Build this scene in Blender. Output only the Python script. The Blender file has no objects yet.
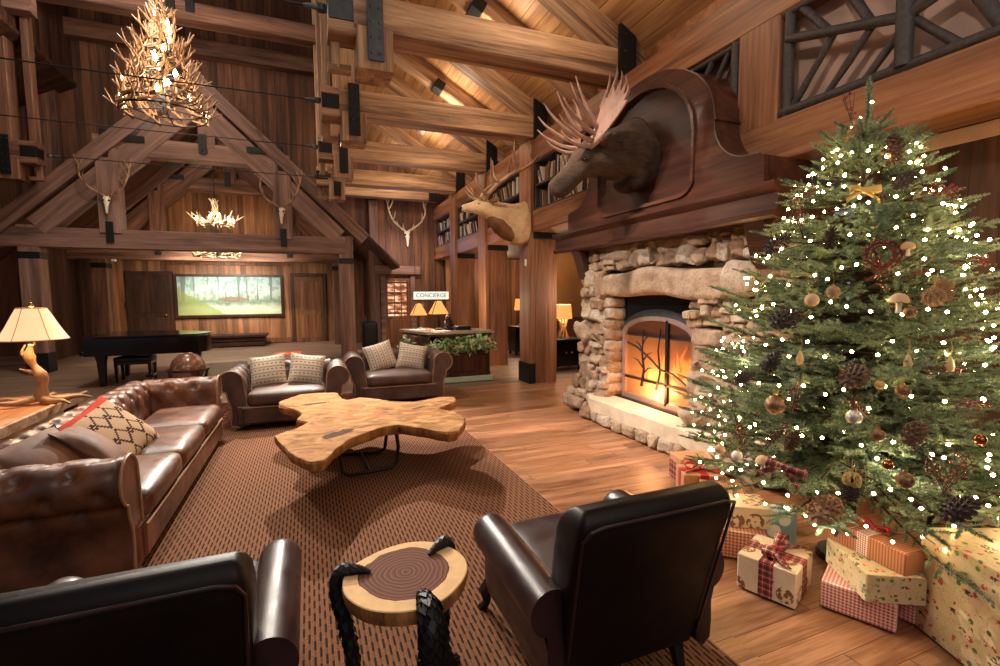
import bpy, math, random
import numpy as np
from mathutils import Vector, Matrix, Euler, noise
from mathutils.geometry import tessellate_polygon
random.seed(7)
RNG = np.random.default_rng(11)
PI = math.pi
SC = bpy.context.scene
COL = SC.collection
V = Vector

# ------------------------------------------------------------------ camera
H_CAM, FPX = 1.6, 476.9
yaw, pit, rol = math.radians(21.752), math.radians(-4.607), math.radians(0.374)
fw = V((math.sin(yaw)*math.cos(pit), math.cos(yaw)*math.cos(pit), math.sin(pit)))
rt = fw.cross(V((0, 0, 1))).normalized()
dn = fw.cross(rt)
c_, s_ = math.cos(rol), math.sin(rol)
rt, dn = c_*rt + s_*dn, -s_*rt + c_*dn
cd = bpy.data.cameras.new('camera'); cam = bpy.data.objects.new('camera', cd); COL.objects.link(cam)
cd.sensor_width = 36; cd.lens = FPX/1000*36; cd.clip_start = .05; cd.clip_end = 100
up = -dn
cam.matrix_world = Matrix(((rt.x, up.x, -fw.x, 0), (rt.y, up.y, -fw.y, 0), (rt.z, up.z, -fw.z, H_CAM), (0, 0, 0, 1)))
SC.camera = cam

def ray(x, y):
    return rt*((x-500)/FPX) + dn*((y-333)/FPX) + fw
def at(x, y, X=None, Y=None, Z=None):
    d = ray(x, y)
    t = X/d.x if X is not None else Y/d.y if Y is not None else (Z-H_CAM)/d.z
    return V((0, 0, H_CAM)) + d*t

# ------------------------------------------------------------------ mesh builder
def frame_from(d, upv=V((0, 0, 1))):
    d = d.normalized()
    if abs(d.dot(upv)) > .98: upv = V((0, 1, 0))
    a = upv.cross(d).normalized(); b = d.cross(a)
    return a, b

class MB:
    def __init__(s): s.v = []; s.f = []; s.np = []
    def add(s, vs, fs):
        o = len(s.v); s.v.extend([tuple(p) for p in vs]); s.f.extend([tuple(i+o for i in f) for f in fs]); return s
    def obox(s, c, ax, ay, az, bev=0.0):
        """box with half axes ax, ay, az (vectors), chamfered edges"""
        c = V(c); ax, ay, az = V(ax), V(ay), V(az)
        if bev <= 0:
            vs = [c+ax*i+ay*j+az*k for i in (-1, 1) for j in (-1, 1) for k in (-1, 1)]
            return s.add(vs, [(0, 1, 3, 2), (4, 6, 7, 5), (0, 4, 5, 1), (2, 3, 7, 6), (0, 2, 6, 4), (1, 5, 7, 3)])
        L = [ax.length, ay.length, az.length]; A = [ax, ay, az]
        bev = min(bev, min(L)*.45)
        vs = []; idx = {}
        for sg in [(i, j, k) for i in (-1, 1) for j in (-1, 1) for k in (-1, 1)]:
            for m in range(3):
                p = c.copy()
                for q in range(3):
                    p += A[q]*sg[q]*(1 if q == m else (L[q]-bev)/L[q])
                idx[(sg, m)] = len(vs); vs.append(p)
        fs = []
        def orient(f):
            pts = [vs[i] for i in f]; n = (pts[1]-pts[0]).cross(pts[2]-pts[0]); m = sum(pts, V())/len(pts)-c
            fs.append(tuple(f) if n.dot(m) > 0 else tuple(reversed(f)))
        for m in range(3):
            a, b = [q for q in range(3) if q != m]
            for sgn in (-1, 1):
                r = []
                for (i, j) in ((-1, -1), (1, -1), (1, 1), (-1, 1)):
                    t = [0, 0, 0]; t[m] = sgn; t[a] = i; t[b] = j; r.append(idx[(tuple(t), m)])
                orient(r)
        for m in range(3):
            a, b = [q for q in range(3) if q != m]
            for i in (-1, 1):
                for j in (-1, 1):
                    t0 = [0]*3; t0[a] = i; t0[b] = j; t1 = t0[:]; t0[m] = -1; t1[m] = 1
                    orient([idx[(tuple(t0), a)], idx[(tuple(t1), a)], idx[(tuple(t1), b)], idx[(tuple(t0), b)]])
        for sg in [(i, j, k) for i in (-1, 1) for j in (-1, 1) for k in (-1, 1)]:
            orient([idx[(sg, 0)], idx[(sg, 1)], idx[(sg, 2)]])
        return s.add(vs, fs)
    def box(s, x0, x1, y0, y1, z0, z1, bev=0.0):
        return s.obox(((x0+x1)/2, (y0+y1)/2, (z0+z1)/2), ((x1-x0)/2, 0, 0), (0, (y1-y0)/2, 0), (0, 0, (z1-z0)/2), bev)
    def loft(s, rings, closed=True, cap=True):
        n = len(rings[0]); vs = [p for r in rings for p in r]; fs = []
        for i in range(len(rings)-1):
            for j in range(n if closed else n-1):
                k = (j+1) % n
                fs.append((i*n+j, i*n+k, (i+1)*n+k, (i+1)*n+j))
        if cap and closed:
            fs.append(tuple(reversed(range(n)))); fs.append(tuple((len(rings)-1)*n+j for j in range(n)))
        return s.add(vs, fs)
    def tube(s, pts, r, n=8, cap=True, squash=1.0, jit=0.0):
        pts = [V(p) for p in pts]; m = len(pts)
        if not hasattr(r, '__len__'): r = [r]*m
        rings = []; a = None
        for i in range(m):
            d = (pts[min(i+1, m-1)]-pts[max(i-1, 0)]).normalized()
            if a is None: a, b = frame_from(d)
            else:
                a = (a-d*a.dot(d)).normalized(); b = d.cross(a)
            ring = []
            for k in range(n):
                t = 2*PI*k/n; rr = r[i]*(1+(random.uniform(-jit, jit) if jit else 0))
                ring.append(pts[i]+a*math.cos(t)*rr+b*math.sin(t)*rr*squash)
            rings.append(ring)
        return s.loft(rings, True, cap)
    def lathe(s, prof, c=(0, 0, 0), n=16, cap=True):
        c = V(c)
        return s.loft([[c+V((r*math.cos(2*PI*k/n), r*math.sin(2*PI*k/n), z)) for k in range(n)] for r, z in prof], True, cap)
    def prism(s, poly, f, d0, d1, holes=()):
        """poly in 2-D, f(u, v, d) -> point; extruded d0..d1"""
        loops = [list(poly)]+[list(h) for h in holes]
        allp = [p for l in loops for p in l]
        tri = tessellate_polygon([[V((p[0], p[1], 0)) for p in l] for l in loops])
        n = len(allp); vs = [f(u, v, d0) for u, v in allp]+[f(u, v, d1) for u, v in allp]; fs = []
        for t in tri:
            fs.append(tuple(t)); fs.append(tuple(i+n for i in reversed(t)))
        o = 0
        for l in loops:
            m = len(l)
            for i in range(m):
                j = (i+1) % m; fs.append((o+i, o+j, o+j+n, o+i+n))
            o += m
        return s.add(vs, fs)
    def ico(s, c, r, sc=(1, 1, 1), n=8, m=6):
        c = V(c); vs = [c+V((0, 0, -r*sc[2]))]; fs = []
        for i in range(1, m):
            t = -PI/2+PI*i/m
            for k in range(n):
                a = 2*PI*k/n; vs.append(c+V((r*math.cos(t)*math.cos(a)*sc[0], r*math.cos(t)*math.sin(a)*sc[1], r*math.sin(t)*sc[2])))
        vs.append(c+V((0, 0, r*sc[2]))); L = len(vs)-1
        for k in range(n): fs.append((0, 1+(k+1) % n, 1+k))
        for i in range(m-2):
            for k in range(n):
                fs.append((1+i*n+k, 1+i*n+(k+1) % n, 1+(i+1)*n+(k+1) % n, 1+(i+1)*n+k))
        for k in range(n): fs.append((L, 1+(m-2)*n+k, 1+(m-2)*n+(k+1) % n))
        return s.add(vs, fs)
    def soft(s, c, hx, hy, hz, r, n=8, puff=0.0, rot=None, jit=0.0, seed=0):
        """rounded box from a subdivided cube; puff crowns the faces; jit adds noise"""
        c = V(c); r = min(r, hx, hy, hz); vs = []; fs = []; key = {}
        def vid(i, j, k):
            q = (i, j, k)
            if q in key: return key[q]
            u = [2*i/n-1, 2*j/n-1, 2*k/n-1]
            h = (hx, hy, hz)
            p = [u[a]*h[a] for a in range(3)]
            q_ = [max(-h[a]+r, min(h[a]-r, p[a])) for a in range(3)]
            d = V([p[a]-q_[a] for a in range(3)])
            # spread samples near edges
            if d.length > 1e-9: d = d.normalized()*r
            pt = V(q_)+d
            if puff:
                for a in range(3):
                    b, e = [x for x in range(3) if x != a]
                    w = (1-u[b]**2)*(1-u[e]**2)
                    if abs(u[a]) > .999: pt[a] += math.copysign(puff*w*(1 if h[a] == min(h) else .35), u[a])
            if jit:
                nn = noise.noise_vector(V((pt.x+seed*3.1, pt.y-seed*1.7, pt.z+seed*.9))*(2.2/max(hx, hy, hz)*.5))
                n2 = noise.noise_vector(V((pt.x+seed*5.1, pt.y-seed*2.7, pt.z+seed*.4))*(4.5/max(hx, hy, hz)*.5))
                pt += nn*jit+n2*jit*.4
            if rot is not None: pt = rot @ pt
            key[q] = len(vs); vs.append(c+pt); return key[q]
        for a in range(3):
            b, e = (a+1) % 3, (a+2) % 3
            for side in (0, n):
                for i in range(n):
                    for j in range(n):
                        def mk(x, y):
                            t = [0]*3; t[a] = side; t[b] = x; t[e] = y; return vid(*t)
                        f = (mk(i, j), mk(i+1, j), mk(i+1, j+1), mk(i, j+1))
                        fs.append(f if side == n else f[::-1])
        return s.add(vs, fs)
    def build(s, name, mat, parent=None, world=False, smooth=35, loc=None, rot=None):
        me = bpy.data.meshes.new(name)
        vs = s.v
        if world and parent is not None:
            im = WM.get(parent.name, Matrix()).inverted(); vs = [tuple(im @ V(p)) for p in vs]
        me.from_pydata(vs, [], s.f); me.update()
        if mat is not None: me.materials.append(mat)
        o = bpy.data.objects.new(name, me); COL.objects.link(o)
        if parent is not None: o.parent = parent
        if loc is not None: o.location = loc
        if rot is not None: o.rotation_euler = rot
        base = WM.get(parent.name, Matrix()) if parent is not None else Matrix()
        WM[o.name] = base @ (Matrix.Translation(V(loc or (0, 0, 0))) @ Euler(rot or (0, 0, 0)).to_matrix().to_4x4())
        if smooth:
            me.shade_smooth(); me.set_sharp_from_angle(angle=math.radians(smooth))
        return o
WM = {}

def np_mesh(name, verts, faces_n, mat, parent=None, smooth=False):
    """verts (N,3) array, all faces of faces_n verts in order"""
    me = bpy.data.meshes.new(name); N = len(verts); F = N//faces_n
    me.vertices.add(N); me.vertices.foreach_set('co', np.ascontiguousarray(verts, dtype=np.float32).ravel())
    me.loops.add(N); me.loops.foreach_set('vertex_index', np.arange(N, dtype=np.int32))
    me.polygons.add(F); me.polygons.foreach_set('loop_start', np.arange(0, N, faces_n, dtype=np.int32))
    me.polygons.foreach_set('loop_total', np.full(F, faces_n, dtype=np.int32))
    me.update(calc_edges=True); me.materials.append(mat)
    o = bpy.data.objects.new(name, me); COL.objects.link(o)
    if parent is not None: o.parent = parent
    WM[o.name] = WM.get(parent.name, Matrix()) if parent is not None else Matrix()
    return o

def thing(name, label, cat, loc=(0, 0, 0), rot=(0, 0, 0), group=None):
    o = bpy.data.objects.new(name, None); COL.objects.link(o); o.empty_display_size = .1
    if not hasattr(rot, '__len__'): rot = (0, 0, rot)
    o.location = loc; o.rotation_euler = rot
    tag(o, label, cat, group)
    WM[o.name] = Matrix.Translation(V(loc)) @ Euler(rot).to_matrix().to_4x4()
    return o
def tag(o, label, cat, group=None, kind='thing'):
    o['label'] = label; o['category'] = cat; o['kind'] = kind
    if group: o['group'] = group
    return o
def struct(o): o['kind'] = 'structure'; return o
def dup(root, loc=None, rot=None, label=None, group=None, scale=None):
    r = root.copy(); COL.objects.link(r)
    if loc is not None: r.location = loc
    if rot is not None: r.rotation_euler = rot if hasattr(rot, '__len__') else (0, 0, rot)
    if scale: r.scale = (scale,)*3
    if label: r['label'] = label
    if group: r['group'] = group
    def rec(a, b):
        for ch in list(a.children):
            if ch.name in COL.objects:
                c = ch.copy(); COL.objects.link(c); c.parent = b; rec(ch, c)
    rec(root, r)
    WM[r.name] = Matrix.Translation(r.location) @ r.rotation_euler.to_matrix().to_4x4()
    return r

def timber(name, p0, p1, w, h, mat, parent=None, roll=V((0, 0, 1)), bev=.014, over=0.0):
    """squared timber from p0 to p1 (centre line); its own frame runs along local x so the grain follows it"""
    p0, p1 = V(p0), V(p1); d = p1-p0; L = d.length; a, b = frame_from(d, roll)
    m = MB(); n = max(2, int(L/.4)); rings = []
    # octagonal chamfered section with slight hand-hewn waviness
    hw, hh = w/2, h/2
    sec = [(-hw, -hh+bev), (-hw+bev, -hh), (hw-bev, -hh), (hw, -hh+bev), (hw, hh-bev), (hw-bev, hh), (-hw+bev, hh), (-hw, hh-bev)]
    sd = random.uniform(0, 50)
    for i in range(n+1):
        x = L*i/n
        rings.append([V((x, u+noise.noise(V((x*1.3, k*.7, sd)))*.006, v+noise.noise(V((x*1.3, k*.7+9, sd)))*.006)) for k, (u, v) in enumerate(sec)])
    m.loft(rings)
    R = Matrix((d.normalized(), a, b)).transposed().to_4x4()
    W = Matrix.Translation(p0) @ R
    o = m.build(name, mat, None, smooth=30)
    if parent is not None:
        o.parent = parent; o.matrix_local = WM[parent.name].inverted() @ W
    else: o.matrix_world = W
    WM[o.name] = W
    return o
# ------------------------------------------------------------------ materials
def srgb(r, g, b):
    f = lambda c: ((c/255+.055)/1.055)**2.4 if c/255 > .04045 else c/255/12.92
    return (f(r), f(g), f(b), 1)
class NT:
    def __init__(s, name):
        s.m = bpy.data.materials.new(name); s.m.use_nodes = True; s.t = s.m.node_tree; s.t.nodes.clear()
        s.out = s.n('ShaderNodeOutputMaterial'); s.b = s.n('ShaderNodeBsdfPrincipled'); s.l(s.b.outputs[0], s.out.inputs[0])
    def n(s, typ, **k):
        x = s.t.nodes.new(typ)
        for a, b in k.items(): setattr(x, a, b)
        return x
    def l(s, a, b): s.t.links.new(a, b)
    def put(s, inp, v):
        if hasattr(v, 'is_linked') or isinstance(v, bpy.types.NodeSocket): s.l(v, inp)
        else: inp.default_value = v
    def math(s, op, a, b=0.0, c=None, clamp=False):
        x = s.n('ShaderNodeMath', operation=op, use_clamp=clamp); s.put(x.inputs[0], a); s.put(x.inputs[1], b)
        if c is not None: s.put(x.inputs[2], c)
        return x.outputs[0]
    def mix(s, f, a, b, bt='MIX'):
        x = s.n('ShaderNodeMix', data_type='RGBA', blend_type=bt); s.put(x.inputs[0], f); s.put(x.inputs[6], a); s.put(x.inputs[7], b); return x.outputs[2]
    def ramp(s, f, stops, interp='LINEAR'):
        x = s.n('ShaderNodeValToRGB'); x.color_ramp.interpolation = interp; e = x.color_ramp.elements
        while len(e) < len(stops): e.new(.5)
        for i, (p, c) in enumerate(stops): e[i].position = p; e[i].color = c
        s.put(x.inputs[0], f); return x.outputs[0]
    def coord(s, kind='Object'): return s.n('ShaderNodeTexCoord').outputs[kind]
    def xyz(s, v):
        x = s.n('ShaderNodeSeparateXYZ'); s.l(v, x.inputs[0]); return x.outputs
    def comb(s, a, b, c):
        x = s.n('ShaderNodeCombineXYZ')
        for i, q in enumerate((a, b, c)): s.put(x.inputs[i], q)
        return x.outputs[0]
    def vscale(s, v, sc, off=None):
        x = s.n('ShaderNodeMapping'); s.l(v, x.inputs[0]); x.inputs['Scale'].default_value = sc
        if off is not None: s.l(off, x.inputs['Location'])
        return x.outputs[0]
    def noise(s, v, sc=5, det=4, rough=.55, dist=0):
        x = s.n('ShaderNodeTexNoise'); s.l(v, x.inputs['Vector']); x.inputs['Scale'].default_value = sc; x.inputs['Detail'].default_value = det
        x.inputs['Roughness'].default_value = rough; x.inputs['Distortion'].default_value = dist; return x.outputs[0]
    def white(s, v, dim='3D'):
        x = s.n('ShaderNodeTexWhiteNoise', noise_dimensions=dim); s.l(v, x.inputs['Vector' if dim != '1D' else 'W']); return x.outputs[0]
    def vor(s, v, sc, feat='F1', out=0, rnd=1):
        x = s.n('ShaderNodeTexVoronoi', feature=feat); s.l(v, x.inputs['Vector']); x.inputs['Scale'].default_value = sc; x.inputs['Randomness'].default_value = rnd; return x.outputs[out]
    def rand(s):
        r = s.n('ShaderNodeObjectInfo').outputs['Random']; return s.comb(s.math('MULTIPLY', r, 37.0), s.math('MULTIPLY', r, 91.0), s.math('MULTIPLY', r, 53.0))
    def bump(s, h, strength=.3, dist=.01):
        x = s.n('ShaderNodeBump'); x.inputs['Strength'].default_value = strength; x.inputs['Distance'].default_value = dist; s.l(h, x.inputs['Height']); s.l(x.outputs[0], s.b.inputs['Normal'])
    def fin(s, col=None, rough=.5, metal=0, spec=.5, coat=0, coat_r=.1):
        if col is not None: s.put(s.b.inputs['Base Color'], col)
        s.put(s.b.inputs['Roughness'], rough); s.b.inputs['Metallic'].default_value = metal; s.b.inputs['Specular IOR Level'].default_value = spec
        s.b.inputs['Coat Weight'].default_value = coat; s.b.inputs['Coat Roughness'].default_value = coat_r
        return s.m

def plain(name, rgb, rough=.5, metal=0, spec=.5, var=.12, sc=8, bump=0, coat=0, coat_r=.1):
    t = NT(name); c = srgb(*rgb); v = t.coord()
    n = t.noise(v, sc, 4); k = lambda f: (c[0]*f, c[1]*f, c[2]*f, 1)
    col = t.ramp(n, [(.3, k(1-var)), (.7, k(1+var))])
    if bump: t.bump(t.noise(v, sc*4, 5), bump, .004)
    return t.fin(col, rough, metal, spec, coat, coat_r)
def emit(name, rgb, strength, none=True):
    t = NT(name); t.t.nodes.remove(t.b); e = t.n('ShaderNodeEmission'); e.inputs[0].default_value = srgb(*rgb); e.inputs[1].default_value = strength
    t.l(e.outputs[0], t.out.inputs[0])
    if none: t.m.cycles.emission_sampling = 'NONE'
    return t.m

def wood(name, dark, mid, light, axis=0, rough=.55, sc=1.0, board=None, board_axis=1, bvar=.35, spec=.35, bump=.35, contrast=1.0, coat=0, groove=.035):
    """wood with the grain along axis; board = plank width measured along board_axis"""
    t = NT(name); v = t.coord()
    vec = t.n('ShaderNodeVectorMath', operation='ADD'); t.l(v, vec.inputs[0]); t.l(t.rand(), vec.inputs[1]); v2 = vec.outputs[0]
    s3 = [5*sc]*3; s3[axis] = .35*sc; f3 = [42*sc]*3; f3[axis] = 1.6*sc
    off = None; xyz = t.xyz(v)
    if board:
        u = t.math('DIVIDE', xyz[board_axis], board); bi = t.math('FLOOR', u); bn = t.white(t.comb(bi, 3.3, 1.7)); fr = t.math('FRACT', u)
        sh = t.comb(t.math('MULTIPLY', bn, 23.0), t.math('MULTIPLY', bn, 57.0), t.math('MULTIPLY', bn, 11.0))
        ad = t.n('ShaderNodeVectorMath', operation='ADD'); t.l(v2, ad.inputs[0]); t.l(sh, ad.inputs[1]); v2 = ad.outputs[0]
    big = t.noise(t.vscale(v2, s3), 1, 5, .6, .8); fine = t.noise(t.vscale(v2, f3), 1, 4, .7)
    mixf = t.math('ADD', t.math('MULTIPLY', big, .65), t.math('MULTIPLY', fine, .35))
    col = t.ramp(mixf, [(.5-.16/contrast, srgb(*dark)), (.5, srgb(*mid)), (.5+.16/contrast, srgb(*light))])
    knots = t.vor(t.vscale(v2, [1.6*sc if a != axis else .5*sc for a in range(3)]), 1)
    col = t.mix(t.math('MULTIPLY', t.math('LESS_THAN', knots, .055), .6), col, srgb(*[d*.5 for d in dark]))
    h = fine
    if board:
        g = t.math('ADD', t.math('MULTIPLY', bn, bvar*2), 1-bvar)
        col = t.mix(1.0, col, t.comb(g, g, g), 'MULTIPLY')
        gap = t.math('LESS_THAN', fr, groove)
        col = t.mix(t.math('MULTIPLY', gap, .85), col, srgb(12, 7, 5))
        h = t.math('SUBTRACT', t.math('MULTIPLY', fine, .4), gap)
    t.bump(h, bump, .008)
    return t.fin(col, rough, 0, spec, coat)

M = {}
M['timber'] = wood('timber', (58, 38, 30), (112, 76, 57), (154, 110, 84), 0, .62, 1, contrast=1.2)
M['timber_gold'] = wood('timber_gold', (84, 60, 46), (156, 120, 90), (200, 164, 128), 0, .62, 1, contrast=1.25)
M['timber_grey'] = wood('timber_grey', (76, 54, 46), (126, 94, 81), (162, 126, 110), 0, .65, 1)
M['column'] = wood('column', (78, 48, 32), (138, 90, 61), (174, 122, 85), 0, .52, 1)
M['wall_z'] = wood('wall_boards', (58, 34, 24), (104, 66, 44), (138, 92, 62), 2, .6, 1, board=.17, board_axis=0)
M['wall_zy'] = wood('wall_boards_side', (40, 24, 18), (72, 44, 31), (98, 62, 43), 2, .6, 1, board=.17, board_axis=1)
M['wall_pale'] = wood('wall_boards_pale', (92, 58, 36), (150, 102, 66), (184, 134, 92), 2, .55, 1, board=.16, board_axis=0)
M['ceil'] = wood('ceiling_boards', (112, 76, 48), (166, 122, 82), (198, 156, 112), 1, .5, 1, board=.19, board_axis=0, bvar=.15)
M['mahog'] = wood('mahogany', (40, 22, 16), (74, 41, 29), (102, 60, 43), 1, .36, 1.2, spec=.4, bump=.08, coat=.15)
M['mahog_dark'] = wood('mahogany_panel', (34, 19, 14), (60, 34, 25), (80, 47, 35), 1, .42, 1.2, bump=.06)
M['door'] = wood('door_wood', (70, 42, 26), (120, 76, 46), (152, 102, 64), 2, .5, 1.4)
M['door_dark'] = wood('door_dark', (40, 24, 17), (70, 44, 30), (92, 60, 42), 2, .5, 1.4)
M['desk'] = wood('desk_wood', (44, 22, 16), (74, 38, 27), (98, 54, 38), 2, .45, 1.4, board=.14, board_axis=0)
M['black'] = plain('black_iron', (30, 29, 30), .5, .5, var=.25, sc=20, bump=.2)
M['steel'] = plain('dark_steel', (84, 88, 92), .45, .7, var=.2, sc=12, bump=.15)
M['plinth'] = plain('plinth_green', (168, 182, 160), .5)
M['plaster'] = plain('gallery_plaster', (196, 160, 140), .8, var=.1, sc=3)
M['ochre'] = plain('ochre_plaster', (190, 138, 74), .85, var=.08, sc=2)
M['twig'] = plain('dark_twig_bark', (58, 50, 48), .6, var=.45, sc=30, bump=.6)
M['bone'] = plain('bone', (222, 206, 186), .6, var=.1, sc=20, bump=.2)
M['antler'] = plain('antler', (150, 114, 80), .5, var=.35, sc=14, bump=.25)
M['antler_pale'] = plain('antler_pale', (214, 188, 150), .5, var=.2, sc=14, bump=.2)
M['antler_pink'] = plain('antler_palmate', (160, 122, 104), .55, var=.22, sc=9, bump=.3)
M['antler_dark'] = plain('antler_dark', (164, 126, 94), .5, var=.45, sc=7, bump=.3)
M['piano'] = plain('piano_lacquer', (6, 6, 7), .15, var=.05, coat=.3)
M['brass'] = plain('brass', (190, 150, 80), .3, 1)
M['ivory'] = plain('ivory', (235, 228, 210), .35)
M['white'] = plain('white_paper', (236, 230, 218), .8)
M['soot'] = plain('soot', (16, 14, 13), .9)
M['eye'] = plain('eye_glass', (14, 9, 6), .08, coat=.6)

# leather
def leather(name, dark, mid, rough, sc=3, bump=.25, spec=.5, patch=.5):
    t = NT(name); v = t.coord()
    n = t.noise(v, sc, 5, .6); col = t.ramp(n, [(.5-patch*.35, srgb(*dark)), (.5+patch*.35, srgb(*mid))])
    cr = t.vor(v, 130); t.bump(t.math('ADD', t.math('MULTIPLY', cr, .35), t.math('MULTIPLY', t.noise(v, 22, 4), .8)), bump, .004)
    r = t.ramp(t.noise(v, 9, 3), [(.3, (rough-.07,)*3+(1,)), (.7, (rough+.1,)*3+(1,))])
    return t.fin(col, r, 0, spec)
M['leather'] = leather('aged_brown_leather', (52, 30, 21), (120, 74, 50), .36, 3.2)
M['leather_far'] = leather('umber_leather', (54, 37, 31), (98, 70, 59), .52, 4)
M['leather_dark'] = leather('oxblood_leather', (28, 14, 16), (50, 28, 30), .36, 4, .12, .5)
M['leather_shaded'] = leather('oxblood_leather_shaded', (13, 7, 7), (24, 13, 13), .45, 4, .12, .2)  # darker copy of the oxblood leather, with the backs' shade in its colour
M['piping'] = plain('piping', (150, 112, 84), .5)

def floor_mat(name, dark, mid, light, w=.13, L=1.7, rough=.34):
    t = NT(name); v = t.coord(); x = t.xyz(v)
    row = t.math('FLOOR', t.math('DIVIDE', x[1], w)); rn = t.white(t.comb(row, 7.7, 0.0))
    xx = t.math('ADD', t.math('DIVIDE', x[0], L), t.math('MULTIPLY', rn, 9.0)); seg = t.math('FLOOR', xx)
    pn = t.white(t.comb(row, seg, 2.2)); sh = t.comb(t.math('MULTIPLY', pn, 31.0), t.math('MULTIPLY', pn, 17.0), 0.0)
    ad = t.n('ShaderNodeVectorMath', operation='ADD'); t.l(v, ad.inputs[0]); t.l(sh, ad.inputs[1])
    g1 = t.noise(t.vscale(ad.outputs[0], (.7, 9, 1)), 1, 5, .6, 1.2); g2 = t.noise(t.vscale(ad.outputs[0], (3, 70, 1)), 1, 4, .7)
    f = t.math('ADD', t.math('MULTIPLY', g1, .6), t.math('MULTIPLY', g2, .4))
    col = t.ramp(f, [(.36, srgb(*dark)), (.5, srgb(*mid)), (.64, srgb(*light))])
    br = t.math('ADD', t.math('MULTIPLY', pn, .5), .75); col = t.mix(1.0, col, t.comb(br, br, br), 'MULTIPLY')
    fy = t.math('FRACT', t.math('DIVIDE', x[1], w)); fx = t.math('FRACT', xx)
    gap = t.math('MAXIMUM', t.math('LESS_THAN', fy, .03), t.math('LESS_THAN', fx, .004))
    col = t.mix(t.math('MULTIPLY', gap, .7), col, srgb(30, 16, 9))
    t.bump(t.math('SUBTRACT', t.math('MULTIPLY', g2, .3), gap), .25, .004)
    return t.fin(col, t.ramp(g1, [(.3, (rough-.05,)*3+(1,)), (.7, (rough+.12,)*3+(1,))]), 0, .45)
M['floor'] = floor_mat('floor_planks', (92, 58, 38), (140, 95, 65), (172, 126, 92))
M['floor_far'] = floor_mat('floor_planks_far', (84, 64, 52), (122, 96, 78), (150, 122, 102), .16, 2.4, .42)

def rug_mat():
    t = NT('woven_stripe_rug'); v = t.coord(); x = t.xyz(v); w = .0122
    u = t.math('DIVIDE', x[0], w); i = t.math('FLOOR', u); fu = t.math('FRACT', u)
    odd = t.math('GREATER_THAN', t.math('FRACT', t.math('MULTIPLY', i, .5)), .25)
    q = t.math('FRACT', t.math('MULTIPLY', t.math('FLOOR', t.math('MULTIPLY', i, .5)), .5))
    fy = t.math('FRACT', t.math('ADD', t.math('DIVIDE', x[1], .105), q))
    dash = t.math('MULTIPLY', odd, t.math('LESS_THAN', fy, .6))
    edge = t.math('LESS_THAN', fu, .14)
    n = t.noise(v, 90, 3)
    base = t.ramp(n, [(.3, srgb(102, 68, 48)), (.7, srgb(138, 94, 67))])
    mid = t.mix(t.math('MULTIPLY', odd, .6), base, srgb(92, 58, 41))
    col = t.mix(dash, mid, srgb(44, 33, 30)); col = t.mix(t.math('MULTIPLY', edge, .4), col, srgb(156, 112, 80))
    t.bump(t.math('ADD', t.math('MULTIPLY', n, .6), fu), .4, .003)
    return t.fin(col, .95, 0, .1)
M['rug'] = rug_mat()
def oriental():
    t = NT('oriental_rug'); v = t.coord(); a = t.vor(v, 7, 'F1', 0, .35); b = t.vor(v, 15, 'F1', 0, .5)
    col = t.ramp(a, [(.1, srgb(150, 112, 88)), (.2, srgb(96, 40, 32)), (.36, srgb(60, 40, 44)), (.5, srgb(110, 58, 44))], 'CONSTANT')
    col = t.mix(t.math('MULTIPLY', t.math('LESS_THAN', b, .22), .8), col, srgb(140, 96, 76))
    return t.fin(col, .95, 0, .1)
M['oriental'] = oriental()

def stone_mat():
    t = NT('field_stone'); v = t.coord(); g = t.n('ShaderNodeNewGeometry'); r = g.outputs['Random Per Island']
    base = t.ramp(r, [(0, srgb(172, 144, 118)), (.22, srgb(198, 176, 152)), (.45, srgb(160, 128, 102)), (.65, srgb(208, 192, 174)), (.85, srgb(150, 116, 92)), (1, srgb(186, 160, 132))])
    n = t.noise(v, 7, 8, .65); n2 = t.noise(v, 28, 6, .7)
    col = t.mix(1.0, base, t.ramp(n, [(.3, (.55, .5, .46, 1)), (.55, (1, 1, 1, 1)), (.75, (1.15, 1.1, 1.04, 1))]), 'MULTIPLY')
    col = t.mix(t.math('MULTIPLY', t.math('GREATER_THAN', n2, .57), .5), col, srgb(122, 92, 70))
    t.bump(t.math('ADD', n, t.math('MULTIPLY', n2, .6)), 1.0, .035)
    return t.fin(col, .85, 0, .25)
M['stone'] = stone_mat()
M['mortar'] = plain('mortar', (70, 56, 46), .95, var=.3, sc=12)
M['hearth'] = plain('hearth_stone', (206, 188, 164), .8, var=.2, sc=5, bump=.5)

def fur(name, c1, c2, sc=5, lo=.35, hi=.65, zgrad=None):
    t = NT(name); v = t.coord(); n = t.noise(t.vscale(v, (3, 12, 12)), 3, 6, .7); n1 = t.noise(v, sc, 3)
    col = t.ramp(t.math('ADD', t.math('MULTIPLY', n, .4), t.math('MULTIPLY', n1, .6)), [(lo, srgb(*c1)), (hi, srgb(*c2))])
    t.bump(n, .9, .015); return t.fin(col, .8, 0, .2)
M['moose'] = fur('moose_fur', (36, 26, 22), (92, 70, 56), 3)
M['moose_dark'] = fur('moose_fur_dark', (30, 22, 19), (64, 46, 38), 3)
M['elk'] = fur('elk_fur', (184, 142, 100), (230, 196, 152), 3)
M['elk_dark'] = fur('elk_mane', (92, 60, 38), (146, 100, 66), 4)
M['bear'] = plain('bear_bronze', (40, 28, 20), .5, var=.4, sc=30, bump=.6)

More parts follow.
